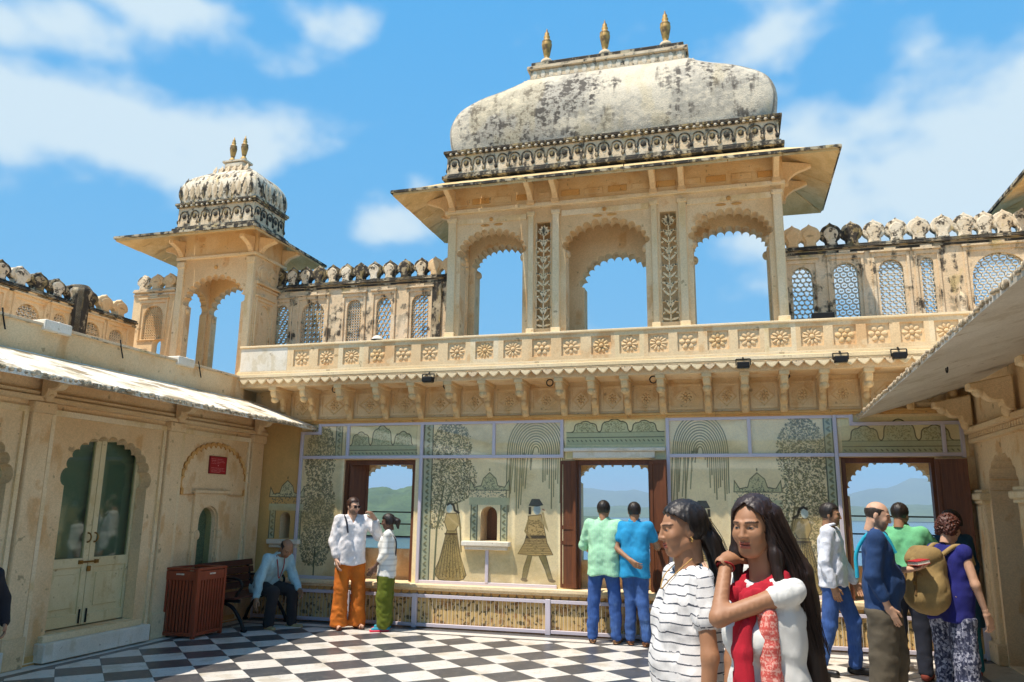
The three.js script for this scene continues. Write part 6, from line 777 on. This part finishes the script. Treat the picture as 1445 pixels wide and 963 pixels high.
{
  const top = patterned((u, v) => { const b = 206 + 18 * tf(u, v, 8, 8, 3, 5); return [b, b, b - 4]; }, 0.6);
  const q = person('young woman with long dark hair and red scarf, elbow raised', { at: [0.085, -3.02], face: -48, H: 1.67, fem: true, skin: MID, cell: 0.011, hcell: 0.0036, bulk: 0.94, headScale: 0.92, headOff: [-0.005, 0.022, 0.015], head: [20, 6], arms: { L: { wu: [-0.95, -0.36, 0.16], wf: [0.14, 0.78, -0.62], wh: [0.55, 0.35, -0.75], wz: [0.7, -0.2, 0.6] }, R: { u: [-0.15, -1, 0], f: [0, -1, 0.15] } }, shirt: { mat: top, sleeve: 0.24, armK: 0.97, hem: 0.3, ease: 0.01, flare: 2.2, fold: 0.02, neckR: 0.075 }, pants: { mat: cloth([206, 200, 190]), ease: 0.012 }, hair: { mat: darkBrown, th: 0.014, low: -0.07, line: 0.102, curve: -0.75, side: 0.0, len: 0.62, rough: 0.004, fill: true, locks: [[[0.07, 0.03, -0.01], [0.085, -0.11, 0.0], 0.024, 0.03], [[0.085, -0.11, 0.0], [0.1, -0.24, 0.035], 0.03, 0.02], [[-0.07, 0.03, -0.01], [-0.085, -0.11, -0.005], 0.024, 0.03], [[-0.085, -0.11, -0.005], [-0.08, -0.22, 0.02], 0.028, 0.016], [[0, 0.0, -0.09], [0.03, -0.2, -0.15], 0.07, 0.075], [[0.03, -0.2, -0.15], [0.07, -0.45, -0.17], 0.075, 0.055], [[0.07, -0.45, -0.17], [0.07, -0.68, -0.15], 0.055, 0.02], [[-0.04, -0.1, -0.1], [-0.04, -0.5, -0.15], 0.05, 0.035]] } });
  const sc = cloth([178, 22, 44]), F = new Field([-0.3, 0.5, -0.2], [0.3, 1.6, 0.35], 0.009); const U = (k, x, f) => q.up(k, x, f);
  F.cone(U(0.5, 0.07, -0.02), U(0.44, 0.06, 0.1), 0.026, 0.03, 0.03).cone(U(0.5, -0.07, -0.02), U(0.44, -0.05, 0.1), 0.026, 0.03, 0.03).cone(U(0.5, 0.07, -0.02), U(0.52, 0, -0.07), 0.026, 0.026, 0.03).cone(U(0.5, -0.07, -0.02), U(0.52, 0, -0.07), 0.026, 0.026, 0.03);
  for (const [x0, x1] of [[0.035, 0.05]]) for (const d of [-0.018, 0.018]) F.cone(U(0.44, x0 + d * 0.6, 0.105), U(0.26, x1 + d, 0.165), 0.02, 0.019, 0.02).cone(U(0.26, x1 + d, 0.165), U(-0.3, x1 + d * 1.6, 0.175), 0.019, 0.021, 0.02);
  F.post((x, y, z, v) => v + 0.014 * Math.sin((x * 0.7 + z * 0.7) * 190 + 3 * n3(x * 5, y * 3, z * 5)) * 0.5 + 0.01 * n3(x * 20, y * 6, z * 20)); q.add('scarf', F.mesh(), sc);
  const HF = new Field([-0.35, 0.4, -0.45], [0.35, 1.75, 0.2], 0.009); HF.cone(vadd(q.hc, [0.02, 0.03, -0.045]), U(0.52, 0.03, -0.1), 0.062, 0.066, 0.04).cone(U(0.52, 0.03, -0.1), U(0.42, 0.03, -0.13), 0.062, 0.06, 0.04).cone(U(0.42, 0.03, -0.14), U(0.12, 0.04, -0.155), 0.06, 0.05, 0.04).cone(U(0.12, 0.04, -0.165), U(-0.14, 0.03, -0.17), 0.062, 0.025, 0.04).cone(U(0.5, 0.08, -0.1), U(0.16, 0.1, -0.14), 0.04, 0.03, 0.04); HF.post((x, y, z, v) => v + 0.005 * n3(x * 70, y * 6, z * 70) + 0.003 * n3(x * 150, y * 8, z * 150)); q.add('hair', HF.mesh(), darkBrown); strands(q, 'loose_hair', [[vadd(q.hc, [0.03, 0.05, -0.04]), U(0.52, 0.04, -0.1), U(0.3, 0.03, -0.125), U(0.08, 0.03, -0.135), U(-0.12, 0.03, -0.14)], [vadd(q.hc, [0.05, 0.04, -0.01]), U(0.54, 0.08, -0.06), U(0.4, 0.09, -0.08), U(0.25, 0.09, -0.12)]], 170, 0.064, darkBrown, 9);
  const pn = new Field([-0.25, 0.6, -0.1], [0.3, 1.5, 0.4], 0.009); pn.cone(U(0.38, 0.1, 0.085), U(0.14, 0.115, 0.09), 0.034, 0.034, 0.02); pn.post((x, y, z, v) => v + 0.006 * n3(x * 30, y * 30, z * 30)); q.add('embroidered_panel', pn.mesh(), patterned((u, v) => { const a = tf(u, v, 60, 60, 5, 3), b = Math.floor(v * 60) % 5 === 0 ? 0.35 : 0; return lerp3([206, 88, 80], [232, 182, 168], clamp(sst(0.45, 0.62, a) * 0.8 + b)); }, 0.3));
  const br = new THREE.TorusGeometry(0.03, 0.004, 6, 16); br.lookAt(new THREE.Vector3(...vn(vadd(q.Wr.L, q.El.L, -1)))); br.translate(...vadd(q.Wr.L, vn(vadd(q.Wr.L, q.El.L, -1)), -0.03)); q.add('bracelet', clean(br), cloth([150, 30, 30]));
}
// partly hidden visitor behind the two women
person('visitor in white shirt and teal trousers mostly hidden behind the two women', { at: [0.1, -5.6], face: 190, H: 1.62, fem: true, skin: LIGHT, head: [0, 10], arms: { L: { u: [0.6, -0.7, 0.3], f: [-0.1, 0.2, 0.9] }, R: { u: [-0.5, -0.75, 0.3], f: [0.1, 0.6, 0.8] } }, shirt: { mat: cloth([230, 226, 216]), sleeve: 0.6, hem: 0.1, ease: 0.025 }, pants: { mat: cloth([20, 108, 140]), ease: 0.02 }, hair: { ...shortHair, mat: brownHair }, shoes: {} });
// group at the right
person('man in white dress shirt and jeans striding towards the gallery', { at: [0.93, -8.98], face: 74, H: 1.75, skin: BRN, head: [4, 6], beard: 0.6, arms: { L: { u: [0.15, -1, 0.15], f: [0, -0.9, 0.5] }, R: { u: [-0.15, -1, -0.1], f: [0.1, -1, 0.25] } }, legs: { L: { u: [0.04, -1, 0.36], f: [0, -1, -0.02] }, R: { u: [-0.04, -1, -0.1], f: [0, -1, -0.28] } }, shirt: { mat: cloth([226, 230, 240]), sleeve: 1.95, hem: 0.06, ease: 0.03, fold: 0.035, collar: true }, pants: { mat: denim([56, 92, 158]), ease: 0.014, fold: 0.03 }, hair: shortHair, shoes: {} });
{
  const q = person('balding man in dark blue long-sleeved shirt and grey cargo trousers with a book', { at: [1.09, -7.1], face: 78, H: 1.74, skin: LIGHT, bulk: 1.12, head: [0, 16], beard: 0.6, arms: { R: { u: [-0.12, -1, -0.12], f: [0.12, -0.95, 0.35] }, L: { u: [0.12, -1, -0.1], f: [-0.3, 0.12, 0.8] } }, legs: { L: { u: [0.06, -1, 0.12], f: [0, -1, -0.1] }, R: { u: [-0.06, -1, -0.02], f: [0, -1, -0.1] } }, shirt: { mat: cloth([30, 62, 108]), sleeve: 1.65, hem: 0.1, ease: 0.02, belly: 1.0, fold: 0.025 }, pants: { mat: cloth([88, 80, 66]), ease: 0.03, cuff: 0.075, fold: 0.04 }, hair: { mat: hairMat([50, 40, 32]), th: 0.005, low: -0.06, line: 0.05, bald: 0.06 }, shoes: {} });
  const st = new THREE.TubeGeometry(new THREE.CatmullRomCurve3([[-0.09, 0.36, 0.13], [-0.105, 0.5, 0.06], [-0.1, 0.51, -0.04], [-0.1, 0.36, -0.15], [-0.1, 0.16, -0.16]].map(([x, k, f]) => new THREE.Vector3(...q.up(k, x, f)))), 20, 0.017, 6); q.add('strap', clean(st), cloth([32, 168, 196]));
  const b = thing('guide_book', 'red and white book held by the balding man', 'book'); b.position.copy(worldOf(q, vadd(q.Wr.L, vn([-0.3, 0.12, 0.8]), 0.09))).add(new THREE.Vector3(0, 0.05, 0)); b.rotation.set(0.5, q.T.rotation.y + 0.6, -0.5); put('cover', [bx(-0.075, 0.075, -0.105, -0.1, -0.055, 0.055), bx(-0.075, 0.075, -0.075, -0.07, -0.055, 0.055)].map((g) => g.translate(0, 0.088, 0)), cloth([168, 30, 36]), b); put('pages', bx(-0.072, 0.07, -0.0115, 0.0125, -0.052, 0.052), M.white, b);
}
{
  const batik = patterned((u, v) => { const a = tf(u, v, 26, 26, 5, 4), b = tf(u, v, 50, 20, 15, 3); return lerp3([34, 40, 66], [164, 168, 186], sst(0.5, 0.56, a) * 0.7 + 0.3 * sst(0.5, 0.56, b)); }, 0.5, 384);
  const q = person('woman in royal blue sleeveless top and patterned trousers wearing a tan backpack', { at: [1.66, -7.45], face: 118, H: 1.62, fem: true, bulk: 1.14, skin: LIGHT, head: [8, 14], lean: 4, arms: { R: { u: [-0.25, -1, 0.08], f: [-0.02, -0.95, 0.3] }, L: { u: [0.2, -1, 0.1], f: [0, -0.8, 0.6] } }, legs: { L: { u: [0.1, -1, 0.1], f: [0.02, -1, -0.08] }, R: { u: [-0.1, -1, -0.04], f: [-0.02, -1, -0.06] } }, shirt: { mat: cloth([24, 28, 112]), sleeve: 0, hem: 0.12, ease: 0.022, neckR: 0.09 }, pants: { mat: batik, ease: 0.028, cuff: 0.07, fold: 0.035 }, hair: { mat: hairMat([70, 32, 20]), th: 0.02, low: -0.075, line: 0.06, curl: true, rough: 0.02, fill: true }, shoes: {} });
  const tan = cloth([152, 128, 82]), p = worldOf(q, q.up(0.2, 0, -0.21)), b = thing('backpack', 'tan canvas rucksack on the back of the woman in royal blue', 'backpack'); b.position.copy(p); b.rotation.y = q.T.rotation.y;
  const F = new Field([-0.3, -0.35, -0.25], [0.3, 0.35, 0.25], 0.011); F.ell([0, -0.06, -0.03], [0.19, 0.19, 0.13], 0.05).cone([-0.08, 0.15, 0], [0.08, 0.15, 0], 0.075, 0.075, 0.05).cone([-0.1, -0.16, -0.02], [0.1, -0.16, -0.02], 0.08, 0.08, 0.05).cone([0, 0.12, -0.01], [0, -0.1, -0.03], 0.14, 0.16, 0.06).ell([0, -0.14, -0.14], [0.11, 0.08, 0.05], 0.02); F.post((x, y, z, v) => v + 0.02 * fbm3(x * 9, y * 7, z * 9, 3)); put('sack', F.mesh(), tan, b);
  const fl = new Field([-0.2, -0.1, -0.25], [0.2, 0.3, 0.15], 0.011); fl.cone([-0.09, 0.2, -0.02], [0.09, 0.2, -0.02], 0.075, 0.075, 0.03).cone([-0.07, 0.04, -0.13], [0.07, 0.04, -0.13], 0.035, 0.035, 0.06).cone([-0.07, 0.16, -0.08], [0.07, 0.16, -0.08], 0.06, 0.06, 0.05); fl.post((x, y, z, v) => v + 0.01 * fbm3(x * 9, y * 9, z * 9, 3)); put('flap', fl.mesh(), cloth([140, 116, 72]), b); for (const x of [-0.06, 0.06]) { put('buckle_strap', bx(x - 0.012, x + 0.012, -0.12, 0.08, -0.185, -0.172, 0.004).rotateX(0.05), cloth([120, 92, 52]), b); put('buckle', bx(x - 0.018, x + 0.018, -0.03, 0.0, -0.192, -0.18, 0.004), M.brass, b); }
  for (const m of [-1, 1]) { const st = new THREE.TubeGeometry(new THREE.CatmullRomCurve3([[m * 0.11, 0.36, 0.14], [m * 0.125, 0.48, 0.07], [m * 0.115, 0.51, -0.03], [m * 0.09, 0.42, -0.16]].map(([x, k, f]) => new THREE.Vector3(...q.up(k, x, f)).sub(new THREE.Vector3(...q.up(0.2, 0, -0.21))))), 18, 0.02, 6); put('strap', st, tan, b); const s2 = bar([m * 0.12, 0.12, 0.32], [m * 0.16, -0.12, 0.1], 0.01, 5); put('strap', s2, tan, b); }
}
person('person in pale green shirt at the shaded window behind the balding man', { at: [1.62, -9.0], face: 168, H: 1.74, skin: BRN, head: [-20, 12], arms: { R: { u: [-0.5, -0.7, 0.4], f: [-0.2, 0.2, 0.9] }, L: { u: [0.4, -0.8, 0.4], f: [0, 0.2, 0.9] } }, shirt: { mat: cloth([112, 190, 138]), sleeve: 1.3, hem: 0.12, ease: 0.03, collar: true }, pants: { mat: cloth([30, 34, 48]), ease: 0.02 }, hair: shortHair, shoes: { mat: cloth([120, 50, 36]) } });
person('person in dark teal clothes standing in shade beside the right column', { at: [2.17, -9.35], face: 200, H: 1.66, fem: true, skin: BRN, head: [20, 10], shirt: { mat: cloth([16, 62, 84]), sleeve: 1.5, hem: 0.42, ease: 0.035, flare: 1.8 }, pants: { mat: cloth([24, 110, 124]), ease: 0.025 }, hair: { mat: black, th: 0.018, low: -0.07, line: 0.06, fill: true }, shoes: { mat: cloth([130, 44, 34]) } });
person('person in black clothes by the near arched door, only an arm showing', { at: [-5.79, -5.02], face: 60, H: 1.28, skin: BRN, head: [0, 0], arms: { L: { u: [0.4, -1, -0.1], f: [0.1, -0.9, 0.3] } }, shirt: { mat: cloth([22, 22, 30]), sleeve: 2, hem: 0.2, ease: 0.035 }, pants: { mat: cloth([20, 20, 26]), ease: 0.025 }, hair: shortHair, shoes: {} });
console.log('built', Date.now() - T0);
renderer.render(scene, camera);
